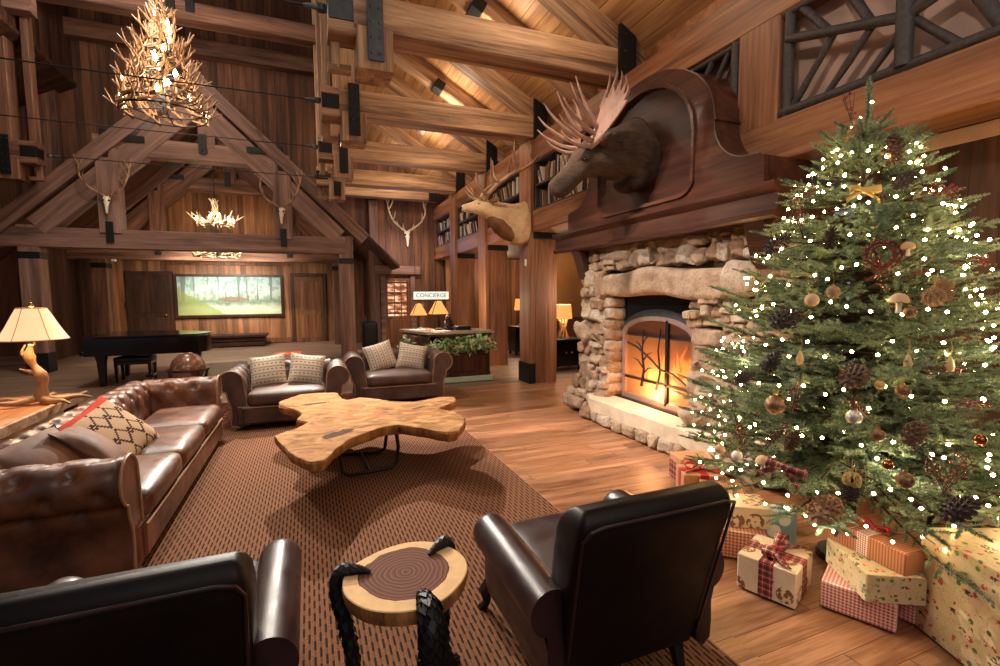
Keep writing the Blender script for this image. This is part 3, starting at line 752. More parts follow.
# columns under the gallery, each with a tall face board running up to the top beam
for Y, lab in ((7.70, 'square timber column with black iron foot beside the stone fireplace'), (10.02, 'square timber column standing behind the right end of the desk'), (12.36, 'timber column behind the desk, partly hidden by the black bear figure')):
    t = thing('timber_column', lab, 'column', (3.95, Y+.23, 0))
    timber('shaft', (3.97, Y+.22, -.02), (3.97, Y+.22, 2.62), .46, .42, M['column'], t, roll=V((0, 1, 0)))
    timber('face_board', (3.70, Y+.23, -.02), (3.70, Y+.23, 4.28), .1, .46, M['column'], t, roll=V((0, 1, 0))) 
    MB().box(3.72, 4.21, Y-.02, Y+.46, 2.58, 2.70, .008).build('iron_cap', M['black'], t, world=True)
    f = MB().box(3.63, 3.76, Y-.006, Y+.47, -.01, .36, .006)
    for y in (.1, .36):
        for z in (.08, .27): f.ico((3.628, Y+y, z), .02, (.6, 1, 1), 6, 4)
    if Y < 9: f.build('iron_foot', M['black'], t, world=True, smooth=30)
# rafters of the right aisle roof, seen above the beams
rl = ['rafter of the aisle roof above the nearest golden beam', 'rafter of the aisle roof between the first and second golden beams', 'rafter of the aisle roof above the second golden beam', 'rafter of the aisle roof between the second and third golden beams', 'rafter of the aisle roof above the third golden beam', 'rafter of the aisle roof above the farthest golden beam', 'rafter of the aisle roof at the top right corner']
for y, l in zip((5.38, 6.5, 7.8, 8.95, 10.1, 12.4, 3.1), rl):
    nrm = V((SL, 0, 1)).normalized()
    p0 = V((4.5, y, zc(4.5)))-nrm*.12; p1 = V((.7, y, zc(.7)))-nrm*.12
    tag(timber('roof_rafter', p0, p1, .3, .26, M['timber_gold']), l, 'rafter')
# dark brackets on the rafters
t = None
# wall lamps / uplight fittings on the beams
for i, (y, x) in enumerate(((6.45, 2.25), (8.9, 2.35), (10.9, 2.5))):
    t = thing('ceiling_spotlight', ['small black spotlight box on the sloping ceiling, above the nearest golden beam', 'small black spotlight box on the sloping ceiling, above the third golden beam', 'black spotlight box on the far part of the sloping ceiling'][i], 'spotlight', (x, y, zc(x)-.26), (.0, .5, 0))
    MB().box(-.09, .09, -.14, .14, -.07, .1, .01).build('housing', M['black'], t); MB().box(-.02, .02, -.03, .03, .08, .34, .004).build('bracket', M['black'], t)
# ------------------------------------------------------------------ stone fireplace
fp = thing('stone_fireplace', 'large fieldstone fireplace with carved wooden mantel and overmantel, lit by its fire', 'fireplace', (3.6, 4.4, 0))
XS = 3.5
core = MB()
core.box(XS+.10, 4.3, 5.1, 5.72, 0, 2.25).box(XS+.10, 4.3, 2.72, 3.70, 0, 2.25).box(XS+.10, 4.3, 3.70, 5.1, 1.62, 2.25)
core.build('mortar_core', M['mortar'], fp, world=True, smooth=0)
stones = MB(); sn = [0]
def cells(y0, y1, z0, z1, out):
    """rubble packing: random recursive split"""
    w, h = y1-y0, z1-z0
    target = random.choice([.11, .15, .19, .24, .30])
    if max(w, h) < .16 or (w*h < target*target*1.2 and w < h*2.6 and h < w*2.2): out.append((y0, y1, z0, z1)); return
    if w > h*random.uniform(1.0, 2.3):
        s = y0+w*random.uniform(.32, .68); cells(y0, s, z0, z1, out); cells(s, y1, z0, z1, out)
    else:
        s = z0+h*random.uniform(.32, .68); cells(y0, y1, z0, s, out); cells(y0, y1, s, z1, out)
def flare(y, z):
    """the stone face swells outward towards its foot and its outer ends"""
    k = max(0, (1.0-z)/1.0)
    return .16*k*k
def put(y0, y1, z0, z1, depth=.3, proud=None):
    cy, cz = (y0+y1)/2, (z0+z1)/2; sn[0] += 1
    hy, hz = (y1-y0)/2*1.03, (z1-z0)/2*1.03
    pr = random.uniform(-.03, .07) if proud is None else proud
    k = flare(cy, cz)
    dy = (.34*max(0, (1.0-cz))**2) * (max(0, (cy-5.1)/.7) - max(0, (3.6-cy)/.9)*0)
    x0 = XS-k-pr
    rot = Euler((random.uniform(-.16, .16), random.uniform(-.12, .12), random.uniform(-.1, .1))).to_matrix()
    stones.soft((x0+depth/2, cy+dy, cz), depth/2, hy, hz, min(hy, hz)*.5, 9, rot=rot, jit=min(hy, hz)*.55, seed=sn[0])
cl = []
cells(5.06, 5.78, 0.02, 1.55, cl); cells(2.62, 3.72, .02, 1.55, cl)
cells(5.16, 5.74, 1.55, 1.9, cl); cells(2.62, 2.95, 1.55, 1.9, cl)
cells(2.66, 5.74, 1.9, 2.22, cl)
for c in cl: put(*c)
# jamb stones lining the opening on the far side
for k in range(9):
    z0 = .34+k*.135; sn[0] += 1
    stones.soft((3.66, 5.11, z0+.066), .17, .075, .07, .05, 6, jit=.02, seed=sn[0])
stones.build('field_stones', M['stone'], fp, world=True, smooth=50)
li = MB(); li.soft((XS+.17, 4.18, 1.715), .25, 1.0, .145, .07, 16, jit=.09, seed=3); li.build('lintel_stone', M['stone'], fp, world=True, smooth=50)
l2 = MB(); l2.soft((XS+.1, 3.08, 1.72), .2, .16, .15, .08, 8, jit=.04, seed=9); l2.build('lintel_end_stone', M['stone'], fp, world=True, smooth=50)
# hearth: long thick slab on low stones
hs = MB()
poly = [(3.62, 5.28), (3.50, 5.36), (3.34, 5.30), (3.24, 5.05), (3.26, 4.7), (3.24, 4.3), (3.27, 3.8), (3.25, 3.35), (3.3, 3.1), (3.62, 3.06)]
pp = []
for i in range(len(poly)):
    a, b = V(poly[i]), V(poly[(i+1) % len(poly)])
    for k in range(4):
        q = a.lerp(b, k/4); pp.append((q.x+random.uniform(-.012, .012), q.y+random.uniform(-.012, .012)))
f = lambda u, v, d: V((u+(0 if d > .2 else .02), v, d+noise.noise(V((u*4, v*4, d)))*.012))
hs.prism(pp, f, .13, .29); hs.build('hearth_slab', M['hearth'], fp, world=True, smooth=30)
hb = MB()
y = 3.1
while y < 5.3:
    w = random.uniform(.14, .3); sn[0] += 1
    hb.soft((3.36, y+w/2, .065), .12, w/2, .075, .05, 6, jit=.02, seed=sn[0]); y += w
hb.build('hearth_foundation_stone', M['stone'], fp, world=True, smooth=50)
MB().box(3.36, 3.8, 3.1, 5.28, 0, .14).build('hearth_bed', M['mortar'], fp, world=True, smooth=0)
# firebox
fb = MB()
fb.box(4.22, 4.28, 3.6, 5.2, .2, 1.7).box(3.72, 4.28, 5.02, 5.06, .2, 1.7).box(3.72, 4.28, 3.7, 3.74, .2, 1.7).box(3.6, 4.28, 3.6, 5.2, 1.60, 1.66).box(3.6, 4.28, 3.6, 5.2, .2, .31)
fb.build('firebox', M['soot'], fp, world=True, smooth=0)
# mantel shelf and mouldings
mt = MB()
prof = [(3.30, 2.17), (3.27, 2.19), (3.27, 2.215), (3.30, 2.235), (3.31, 2.36), (3.27, 2.39), (3.25, 2.41), (3.25, 2.445), (3.95, 2.445), (3.95, 2.17)]
mt.prism(prof, lambda u, v, d: V((u, d, v)), 2.62, 6.12)
mt.build('mantel_shelf', M['mahog'], fp, world=True, smooth=20)
for y in (5.62, 2.86):
    c = MB(); cp = [(3.33, 2.17), (3.36, 2.12), (3.47, 1.80), (3.72, 1.76), (3.72, 2.17)]
    c.prism(cp, lambda u, v, d: V((u, d, v)), y-.1, y+.1); c.build('corbel', M['mahog_dark'], fp, world=True, smooth=20)
# overmantel: stepped ogee outline with a round head and a shield-shaped recess
YC = 4.38
def half():
    p = [(1.55, 2.44), (1.55, 2.70), (1.50, 2.72), (1.40, 2.73)]
    for k in range(9):                       # concave sweep
        a = k/8*PI/2; p.append((1.40-.38*math.sin(a), 2.73+.40*(1-math.cos(a)))) 
    p.append((1.04, 3.14)); p.append((1.02, 3.18))
    for k in range(1, 13):                   # round head
        a = k/12*PI/2; p.append((1.02*math.cos(a), 3.18+.70*math.sin(a)))
    return p
hp = half(); outl = [(YC+a, b) for a, b in hp]+[(YC-a, b) for a, b in reversed(hp[:-1])]
def shield(r):
    p = []
    w = .78+r
    for k in range(13): a = k/12*PI; p.append((YC+w*math.cos(a), 3.12+(.62+r)*math.sin(a)))
    for k in range(1, 7): a = PI+k/6*PI/2; p.append((YC-w+.22+.22*math.cos(a), 2.72-r+.16*math.sin(a)))
    for k in range(0, 7): a = 1.5*PI+k/6*PI/2; p.append((YC+w-.22+.22*math.cos(a), 2.72-r+.16*math.sin(a)))
    return p
fX = lambda u, v, d: V((d, u, v))
MB().prism(outl, fX, 3.40, 3.46, [shield(0)]).build('overmantel_face', M['mahog'], fp, world=True, smooth=20)
MB().prism(outl, fX, 3.455, 3.96).build('overmantel_body', M['mahog'], fp, world=True, smooth=20)
ring = MB(); sh = shield(.0); sh2 = shield(.035)
ring.prism(sh2, fX, 3.375, 3.405, [sh]); ring.build('shield_moulding', M['mahog'], fp, world=True, smooth=20)
MB().prism(shield(.0), fX, 3.44, 3.456).build('shield_panel', M['mahog_dark'], fp, world=True, smooth=0)
tr = MB(); pts = [V((3.41, a, b)) for a, b in outl if b > 2.71]; tr.tube(pts, .010, 6); tr.build('edge_moulding', M['mahog_dark'], fp, world=True)
# fire screen: arched iron doors with a mountain and tree cut-out, curtain of black mesh above
sc = thing('fire_screen', 'black arched metal fire screen with glass doors and a tree silhouette in the fireplace', 'fire screen', (3.70, 4.4, .3))
cu = MB(); pr = []
n = 46
for i in range(n+1):
    y = 3.76+(5.04-3.76)*i/n; pr.append((3.74+(.02 if i % 2 else -.02), y))
for i in range(n):
    a, b = pr[i], pr[i+1]; cu.add([(a[0], a[1], 1.2), (b[0], b[1], 1.2), (b[0], b[1], 1.58), (a[0], a[1], 1.58)], [(0, 1, 2, 3)])
cu.build('mesh_curtain', M['black'], sc, world=True, smooth=0)
def arch(w, zb, zs, rise, n=20):
    return [(4.38+w, zb)]+[(4.38+w*math.cos(k/n*PI), zs+rise*math.sin(k/n*PI)) for k in range(n+1)]+[(4.38-w, zb)]
fr = MB(); fr.prism(arch(.62, .31, 1.12, .22), fX, 3.66, 3.71, [arch(.56, .37, 1.10, .19)]); fr.build('arched_frame', plain('screen_steel', (176, 152, 146), .4, .6), sc, world=True, smooth=25)
hd = MB(); hd.prism(arch(.64, 1.1, 1.14, .28), fX, 3.68, 3.73, [arch(.61, 1.09, 1.12, .22)]); hd.build('hood_band', M['steel'], sc, world=True, smooth=25)
br = MB()
for y in (4.2,): br.box(3.66, 3.70, y-.02, y+.02, .34, 1.3)
br.box(3.66, 3.7, 3.8, 4.95, .56, .585); br.build('door_stile', M['black'], sc, world=True, smooth=0)
or_ = MB()
hill = [(4.9, .37), (4.9, .95), (4.78, 1.06), (4.6, 1.0), (4.45, .82), (4.3, .72), (4.1, .62), (3.85, .5), (3.85, .37)]
tk = [V((3.665, 4.62, .5)), V((3.665, 4.58, .7)), V((3.665, 4.62, .9)), V((3.665, 4.60, 1.18))]
or_.tube(tk, [.02, .016, .012, .006], 6)
for a, b in (((4.6, .72), (4.78, .82)), ((4.6, .8), (4.44, .92)), ((4.61, .92), (4.74, 1.02)), ((4.61, 1.0), (4.5, 1.1)), ((4.58, .66), (4.42, .74))):
    or_.tube([V((3.665, *a)), V((3.665, (a[0]+b[0])/2, (a[1]+b[1])/2+.03)), V((3.665, *b))], [.011, .009, .004], 5)
hl_ = [V((3.665, 4.9, 1.0)), V((3.665, 4.72, .96)), V((3.665, 4.5, .86)), V((3.665, 4.3, .74)), V((3.665, 4.1, .72)), V((3.665, 3.88, .62))]
or_.tube(hl_, .012, 6)
or_.tube([V((3.665, 4.36, .5)), V((3.665, 4.3, .7)), V((3.665, 4.34, .95)), V((3.665, 4.3, 1.2))], [.016, .012, .01, .005], 6)
or_.build('tree_ornament', M['black'], sc, world=True)
gl = NT('screen_glass'); tr_ = gl.n('ShaderNodeBsdfTransparent'); tr_.inputs[0].default_value = (.85, .78, .74, 1); gs = gl.n('ShaderNodeBsdfGlossy'); gs.inputs[0].default_value = (.8, .74, .72, 1); gs.inputs['Roughness'].default_value = .25
mx = gl.n('ShaderNodeMixShader'); mx.inputs[0].default_value = .14; gl.l(tr_.outputs[0], mx.inputs[1]); gl.l(gs.outputs[0], mx.inputs[2]); gl.t.nodes.remove(gl.b); tl = gl.n('ShaderNodeBsdfTranslucent'); tl.inputs[0].default_value = (.95, .82, .74, 1); m2_ = gl.n('ShaderNodeMixShader'); m2_.inputs[0].default_value = .34; gl.l(mx.outputs[0], m2_.inputs[1]); gl.l(tl.outputs[0], m2_.inputs[2]); gl.l(m2_.outputs[0], gl.out.inputs[0])
MB().prism(arch(.565, .36, 1.10, .195), fX, 3.685, 3.69).build('glass', gl.m, sc, world=True, smooth=0)
# logs and flames
for i, (y0, y1, x0, x1, z, r) in enumerate(((4.0, 4.85, 3.98, 4.02, .38, .06), (3.95, 4.7, 4.1, 4.06, .39, .065), (4.1, 4.8, 3.96, 4.14, .49, .055), (4.15, 4.6, 4.12, 3.96, .56, .05))):
    m = MB(); m.tube([(x0, y0, z), ((x0+x1)/2, (y0+y1)/2, z+.01), (x1, y1, z)], [r, r*1.05, r*.95], 10, jit=.06)
    tag(m.build('fire_log', plain('charred_log', (50, 34, 26), .9, var=.4, bump=.6), smooth=50), ['charred log lying at the front of the fire', 'charred log lying at the back of the fire', 'charred log laid across the two lower logs', 'short charred log on top of the fire'][i], 'log', 'logs in the fire')
fm = NT('flame'); fm.t.nodes.remove(fm.b); e = fm.n('ShaderNodeEmission'); x = fm.xyz(fm.coord())
e.inputs[0].default_value = srgb(255, 140, 52)
fm.l(fm.ramp(fm.math('DIVIDE', x[2], .5), [(0, srgb(255, 190, 90)), (.5, srgb(255, 130, 50)), (1, srgb(230, 80, 30))]), e.inputs[0]); e.inputs[1].default_value = 6.0; fm.l(e.outputs[0], fm.out.inputs[0])
M['flame'] = fm.m
t = thing('fire', 'orange flames burning over the logs in the stone fireplace', 'fire', (4.02, 4.4, .45))
for k in range(30):
    y = random.uniform(-.45, .5); h = random.uniform(.2, .55)*(1-abs(y)*.7); r = random.uniform(.03, .055); x = random.uniform(-.06, .08)
    m = MB(); m.lathe([(.005, 0), (r, h*.18), (r*.8, h*.4), (r*.4, h*.7), (.004, h)], (0, 0, 0), 8)
    for i, p in enumerate(m.v):
        q = V(p); w = q.z*.5; m.v[i] = (x+q.x+noise.noise(V((q.z*6, k, 0)))*w*.5, y+q.y+noise.noise(V((q.z*6, k, 5)))*w*.6, q.z)
    m.build('flame', M['flame'], t)
# ------------------------------------------------------------------ tufted leather seating
def smooth_loop(pts, n=3, closed=True):
    out = []; m = len(pts)
    for i in range(m if closed else m-1):
        p0, p1, p2, p3 = [V(pts[(i+k) % m]) if closed else V(pts[max(0, min(m-1, i+k))]) for k in (-1, 0, 1, 2)]
        for k in range(n):
            t = k/n
            out.append(.5*((2*p1)+(-p0+p2)*t+(2*p0-5*p1+4*p2-p3)*t*t+(-p0+3*p1-3*p2+p3)*t**3))
    if not closed: out.append(V(pts[-1]))
    return out
def roll_profile(H, r, th, z0, lean=.03, bias=.35):
    """closed section (u outward, z up): inner face, big roll over the top turned outward, outer panel. u=0 is the inner face at the bottom"""
    p = [(0, z0), (-.0+lean*.2, z0+(H-z0)*.4), (lean*.6, H-2*r), (lean, H-r)]
    cx, cz = lean+r, H-r
    for k in range(1, 15):
        a = PI-k/15*PI*1.42; p.append((cx+r*math.cos(a), cz+r*math.sin(a)))
    p += [(cx+r*bias, H-2*r+.01), (cx+r*bias-.01, H-2*r-.06), (th, H-2*r-.16), (th, z0+.1), (th, z0)]
    return p
def tuft(s, t, L, a=.035, du=.19, dv=.15):
    """depth of button dimples and the folds that join them; s along, t around the section (metres)"""
    u, v = s/du, t/dv
    best = 9
    for j in (math.floor(v), math.floor(v)+1):
        off = .5 if j % 2 else 0
        for i in (math.floor(u-off), math.floor(u-off)+1):
            dx, dy = (u-off-i)*du, (v-j)*dv; best = min(best, dx*dx+dy*dy)
    d = math.exp(-best/(.035**2))
    w1 = abs(math.sin(PI*(u+v/2))); w2 = abs(math.sin(PI*(u-v/2)))
    fold = math.exp(-(min(w1, w2)/.22)**2)
    return a*d+a*.28*fold
def sweep(mb, prof, origin, ax_u, ax_s, L, ns, tuft_range=None, du=.19, dv=.15, amp=.03, offs=0):
    prof = smooth_loop([V((p[0], p[1], 0)) for p in prof], 2)
    cum = [0]
    for i in range(1, len(prof)): cum.append(cum[-1]+(prof[i]-prof[i-1]).length)
    n = len(prof); o = V(origin); ax_u = V(ax_u); ax_s = V(ax_s); zc_ = V((0, 0, 1)); rings = []
    nor = []
    for i in range(n):
        d = prof[(i+1) % n]-prof[i-1]; q = V((-d.y, d.x, 0)).normalized(); nor.append(q)
    # profile runs clockwise/anticlockwise: make normals point outwards
    c = sum(prof, V())/n
    for k in range(ns+1):
        s = L*k/ns; ring = []
        for i in range(n):
            p = prof[i].copy()
            if tuft_range and tuft_range[0] <= cum[i] <= tuft_range[1]:
                e = min(1, (cum[i]-tuft_range[0])/.05, (tuft_range[1]-cum[i])/.05)*min(1, s/.04, (L-s)/.04)
                sg = nor[i] if nor[i].dot(p-c) > 0 else -nor[i]
                p -= sg*tuft(s+offs, cum[i]-tuft_range[0], L, amp, du, dv)*max(0, e)
            ring.append(o+ax_u*p.x+zc_*p.y+ax_s*s)
        rings.append(ring)
    mb.loft(rings); return mb
def scroll_tube(prof, o, ax_u, r=.009):
    pr = smooth_loop([V((p[0], p[1], 0)) for p in prof], 2)
    return [V(o)+V(ax_u)*p.x+V((0, 0, 1))*p.y for p in pr]
def chesterfield(name, label, cat, W, D, H, ncush, loc, rz, mat, group=None, r=.12, th=.17, foot=.06):
    """local: faces -y, x along the width, origin on the floor under its centre"""
    t = thing(name, label, cat, loc, rz, group)
    z0 = foot; yb = D/2; yf = -D/2; xi = W/2-th-r*.55
    # base frame
    MB().box(-W/2+r*.9, W/2-r*.9, yf+.02, yb-.12, z0, .30, .02).build('base', mat, t)
    fl = MB(); n = 40
    fl.box(-xi-.05, xi+.05, yf+.0, yf+.05, z0+.02, .27, .02); fl.build('front_rail', mat, t)
    MB().tube([(-xi-.05, yf-.003, .275), (xi+.05, yf-.003, .275)], .008, 6).build('piping', M['piping'], t)
    prof = roll_profile(H, r, th, z0)
    for sx in (-1, 1):
        a = MB(); sweep(a, prof, (sx*xi, yf+.03, 0), (sx, 0, 0), (0, 1, 0), D-.20, int((D-.2)/.022), (H-.42, H+.55), .22, .14, .036)
        ao = a.build('arm', mat, t, smooth=60)
        MB().tube(scroll_tube(prof, (sx*xi, yf+.028, 0), (sx, 0, 0)), .008, 6).build('piping', M['piping'], ao)
    b = MB(); prb = roll_profile(H+.01, r, th+.02, z0)
    L = 2*xi+.16
    sweep(b, prb, (-L/2, yb-th-r*.8, 0), (0, 1, 0), (1, 0, 0), L, int(L/.024), (.16, H+.62), .21, .15, .044, .06)
    b.build('backrest', mat, t, smooth=60)
    cw = (2*xi)/ncush
    for k in range(ncush):
        c = MB(); c.soft((-xi+cw*(k+.5), (yf+yb-th-r*.8)/2-.02, .37), cw/2-.004, (yb-th-r*.8-yf)/2-.01, .085, .055, 12, puff=.03)
        co = c.build('seat_cushion', mat, t, smooth=60)
        MB().tube([(-xi+cw*k+.02, yf+.035, .425), (-xi+cw*(k+1)-.02, yf+.035, .425)], .006, 6).build('piping', M['piping'], co)
    for sx in (-1, 1):
        for y in (yf+.1, yb-.15):
            MB().lathe([(.03, 0), (.035, .02), (.04, foot+.01)], (sx*(xi+.04), y, 0), 10).build('foot', M['black'], t)
    return t
chesterfield('tufted_sofa', 'long brown tufted leather sofa with rolled arms in front of the lamp table', 'sofa', 3.0, .88, .73, 3, (-1.37, 4.57, 0), PI/2, M['leather'], r=.14)
chesterfield('tufted_armchair', 'wide brown tufted leather armchair left of the coffee table with two plaid cushions', 'armchair', 1.36, .92, .72, 1, (-.28, 6.74, 0), -.03, M['leather_far'], 'tufted armchairs beyond the coffee table', r=.135)
chesterfield('tufted_armchair', 'brown tufted leather armchair nearest the desk with two plaid cushions', 'armchair', 1.44, .92, .74, 1, (1.22, 7.40, 0), -.04, M['leather_far'], 'tufted armchairs beyond the coffee table', r=.14)

def pillow(name, label, w, h, th, mat, loc, rot, group=None, cat='cushion', piping=None):
    m = MB(); n = 14; rings = []
    def pt(u, v, s):
        k = max(0, (1-abs(u)**2.6))*max(0, (1-abs(v)**2.6)); q = 1-.07*(1-abs(u)**2)*abs(v)**3; q2 = 1-.07*(1-abs(v)**2)*abs(u)**3
        return V((u*w/2*q2, s*(th/2)*k**.55+noise.noise(V((u*1.5+w*9, v*1.5, s*3+h)))*.012, v*h/2*q))
    vs = []; fs = []
    for s in (-1, 1):
        o = len(vs)
        for i in range(n+1):
            for j in range(n+1): vs.append(pt(2*i/n-1, 2*j/n-1, s))
        for i in range(n):
            for j in range(n):
                q = (o+i*(n+1)+j, o+(i+1)*(n+1)+j, o+(i+1)*(n+1)+j+1, o+i*(n+1)+j+1); fs.append(q if s < 0 else q[::-1])
    m.add(vs, fs)
    o = m.build(name, mat, None, smooth=80, loc=loc, rot=rot); tag(o, label, cat, group); return o
R = math.radians
pillow('plaid_cushion', 'left plaid cushion on the wide tufted armchair', .44, .42, .17, M['plaid'], (-.52, 6.76, .64), (R(-20), R(-6), R(-6)), 'plaid cushions')
pillow('plaid_cushion', 'right plaid cushion on the wide tufted armchair, tilted against its arm', .44, .42, .16, M['plaid'], (-.06, 6.72, .635), (R(-22), R(10), R(4)), 'plaid cushions')
pillow('plaid_cushion', 'upright striped plaid cushion on the left of the armchair nearest the desk', .44, .44, .16, M['plaid_v'], (.99, 7.46, .66), (R(-20), R(-14), R(8)), 'plaid cushions')
pillow('plaid_cushion', 'right plaid cushion on the armchair nearest the desk', .44, .42, .16, M['plaid'], (1.46, 7.40, .64), (R(-22), R(12), R(-8)), 'plaid cushions')
pillow('kilim_cushion', 'woven cushion with dark zigzags and a red band on the long sofa', .62, .52, .16, M['kilim'], (-1.38, 4.22, .60), (R(-46), R(-12), R(80)))
pillow('suede_cushion', 'brown suede cushion beside the zigzag cushion on the long sofa', .5, .46, .16, M['suede'], (-1.36, 3.86, .60), (R(-48), R(8), R(100)), 'suede cushions')
pillow('suede_cushion', 'crumpled brown suede cushion at the near end of the long sofa', .5, .44, .16, M['suede'], (-1.48, 3.55, .60), (R(-38), R(-6), R(70)), 'suede cushions')

# ---- dark leather club chairs seen from behind
def club_chair(label, loc, rz=0):
    """local: faces +y"""
    t = thing('club_chair', label, 'armchair', loc, rz, 'dark leather club chairs'); t.scale = (.94, 1, 1); WM[t.name] = WM[t.name] @ Matrix.Diagonal((.94, 1, 1, 1))
    Ld = M['leather_dark']
    # reclined back: rings from seat level to the rounded top
    b = MB(); rings = []
    def ring(z, y, w, d, rc):
        c = []; 
        for sx, sy in ((1, -1), (1, 1), (-1, 1), (-1, -1)):
            for k in range(5):
                a = {(1, -1): -PI/2, (1, 1): 0, (-1, 1): PI/2, (-1, -1): PI}[(sx, sy)]+k/4*PI/2
                c.append(V((sx*(w-rc)+rc*math.cos(a), y+sy*(d-rc)+rc*math.sin(a), z+ (0))))
        return c
    zs = [.16, .22, .34, .46, .58, .68, .76, .81, .845, .865, .872]
    for z in zs:
        k = (z-.16)/.7; y = -.30-.16*k; w = .335+.03*k; d = .085+.012*k
        f = 1.0
        if z > .76: q = (z-.76)/.112; f = math.sqrt(max(0.02, 1-q*q))
        rings.append(ring(z, y-(.02 if z > .7 else 0)*(z-.7)/.17, w-.055*(1-f), d*max(.25, f), .04*max(.25, f)))
    b.loft(rings); bo = b.build('backrest', M['leather_shaded'], t, smooth=60)
    # piping round the outside back
    pp = []
    for k in range(9): z = .2+.58*k/8; q = (z-.16)/.7; pp.append(V((-(.335+.03*q)+.012, -.30-.16*q-(.085+.012*q)-.002, z)))
    pp += [V((-.33, -.565, .825)), V((-.28, -.57, .838)), V((.28, -.57, .838)), V((.33, -.565, .825))]
    for k in reversed(range(9)): z = .2+.58*k/8; q = (z-.16)/.7; pp.append(V(((.335+.03*q)-.012, -.30-.16*q-(.085+.012*q)-.002, z)))
    MB().tube(pp, .006, 6).build('piping', Ld, bo)
    for sx in (-1, 1):
        a = MB(); r = .09
        prof = [(0, .17), (.0, .43), (.01, .47)]
        for k in range(1, 13):
            q = PI-k/13*PI*1.55; prof.append((.06+r*math.cos(q), .47+r*math.sin(q)))
        prof += [(.085, .38), (.078, .33), (.075, .17)]
        pr = smooth_loop([V((p[0], p[1], 0)) for p in prof], 2); rg = []
        n = 22
        for k in range(n+1):
            y = -.40+.67*k/n; s = 1.0
            if k > n-3: s = [1, .97, .88][k-n+2]
            c = V((.045, .33, 0))
            seam = -.004 if k in (7, 14) else 0
            rg.append([V((sx*(.33+(c.x+(p.x-c.x)*(s+seam))), y, c.y+(p.y-c.y)*(s+seam)-.03*max(0, (.0-y)))) for p in pr])
        a.loft(rg); a.build('arm', Ld, t, smooth=60)
    MB().soft((0, .03, .36), .33, .32, .085, .06, 12, puff=.03).build('seat_cushion', Ld, t, smooth=60)
    MB().box(-.37, .37, -.34, .33, .15, .29, .03).build('base', Ld, t)
    for sx in (-1, 1):
        MB().tube([(sx*.36, .29, .17), (sx*.38, .33, .11), (sx*.375, .325, .05), (sx*.39, .36, 0)], [.042, .036, .02, .026], 8).build('leg', M['black'], t)
        l = MB(); l.loft([[V((sx*.315+x*s, -.27+dy+y*s, z)) for x, y in ((-.03, -.03), (.03, -.03), (.03, .03), (-.03, .03))] for z, s, dy in ((.0, .62, -.05), (.08, .85, -.02), (.18, 1.1, 0))])
        l.build('leg', M['black'], t)
    return t
club_chair('dark oxblood leather club chair seen from behind, between the side table and the Christmas tree', (1.135, 1.84, 0))
club_chair('dark oxblood leather club chair at the bottom left corner, beside the side table', (-.52, 1.96, 0))
# ------------------------------------------------------------------ tables
# coffee table: a lobed slab of wood on iron sled legs
ct = thing('live_edge_coffee_table', 'pale live edge wood slab coffee table with lobed outline on black iron legs', 'coffee table', (.55, 4.6, 0))
star = [(-.30, 4.26), (-.20, 3.85), (-.05, 3.50), (.06, 3.49), (.15, 3.72), (.26, 3.93), (.40, 4.06), (.52, 4.16), (.70, 4.20), (.86, 4.02), (1.04, 3.80), (1.14, 3.82), (1.22, 3.97), (1.31, 4.20), (1.29, 4.46), (1.18, 4.66),
        (1.30, 4.78), (1.44, 4.92), (1.48, 5.12), (1.32, 5.18), (1.02, 5.06), (.82, 5.16), (.68, 5.34), (.50, 5.52), (.36, 5.44), (.30, 5.55), (.26, 5.90), (.05, 5.98), (-.14, 5.96), (-.33, 5.66), (-.32, 5.45), (-.18, 5.22), (-.10, 5.0), (-.14, 4.75), (-.05, 4.62), (-.16, 4.42)]
star0 = [V((x, y, 0)) for x, y in star]; sm_ = smooth_loop(star0, 5)
star = []
for i in range(len(star0)):
    for k in range(5):
        q = sm_[i*5+k].lerp(star0[i].lerp(star0[(i+1) % len(star0)], k/5), .55); star.append((q.x+random.uniform(-.006, .006), q.y+random.uniform(-.006, .006)))
slab = MB(); n = len(star); cx, cy = .5, 4.7
lv = [(.455, -.010), (.452, 0), (.435, .006), (.40, .0), (.375, -.012), (.36, -.03)]
rings = []
for z, off in lv:
    r_ = []
    for i, (x, y) in enumerate(star):
        a, b = V(star[i-1]), V(star[(i+1) % n]); d = (b-a).normalized(); nn = V((d.y, -d.x))
        j = noise.noise(V((x*5, y*5, z*9)))*.016*(0 if z > .45 else 1)
        r_.append(V((x+nn.x*(off+j), y+nn.y*(off+j), z)))
    rings.append(r_)
slab.loft(rings, True, False)
tri = tessellate_polygon([[V((p.x, p.y, 0)) for p in rings[0]]]); o = 0
fs = [tuple(t) for t in tri]; slab.f += fs
m = len(lv)-1; slab.f += [tuple(i+m*n for i in reversed(t)) for t in tri]
M['slab'] = slab_mat('pale_slab', (104, 68, 40), (158, 114, 70), (192, 148, 98), [(-.36, -.48, .20, .075, .7, (52, 34, 22)), (-.52, .78, .20, .05, .2, (70, 46, 28)), (-.10, .12, .22, .17, 0, (166, 104, 62)), (-.10, .12, .12, .09, 0, (190, 136, 88)), (.42, -.22, .15, .09, .2, (160, 100, 60)), (.42, -.22, .09, .05, .2, (190, 138, 88)), (.46, .16, .14, .03, .5, (74, 48, 30)), (-.15, -.36, .1, .03, .4, (120, 78, 46))])
so = slab.build('tabletop', M['slab'], ct, world=True, smooth=30)
so.data.materials.append(M['log_side'])
for p in so.data.polygons:
    if abs(p.normal.z) < .6 : p.material_index = 1
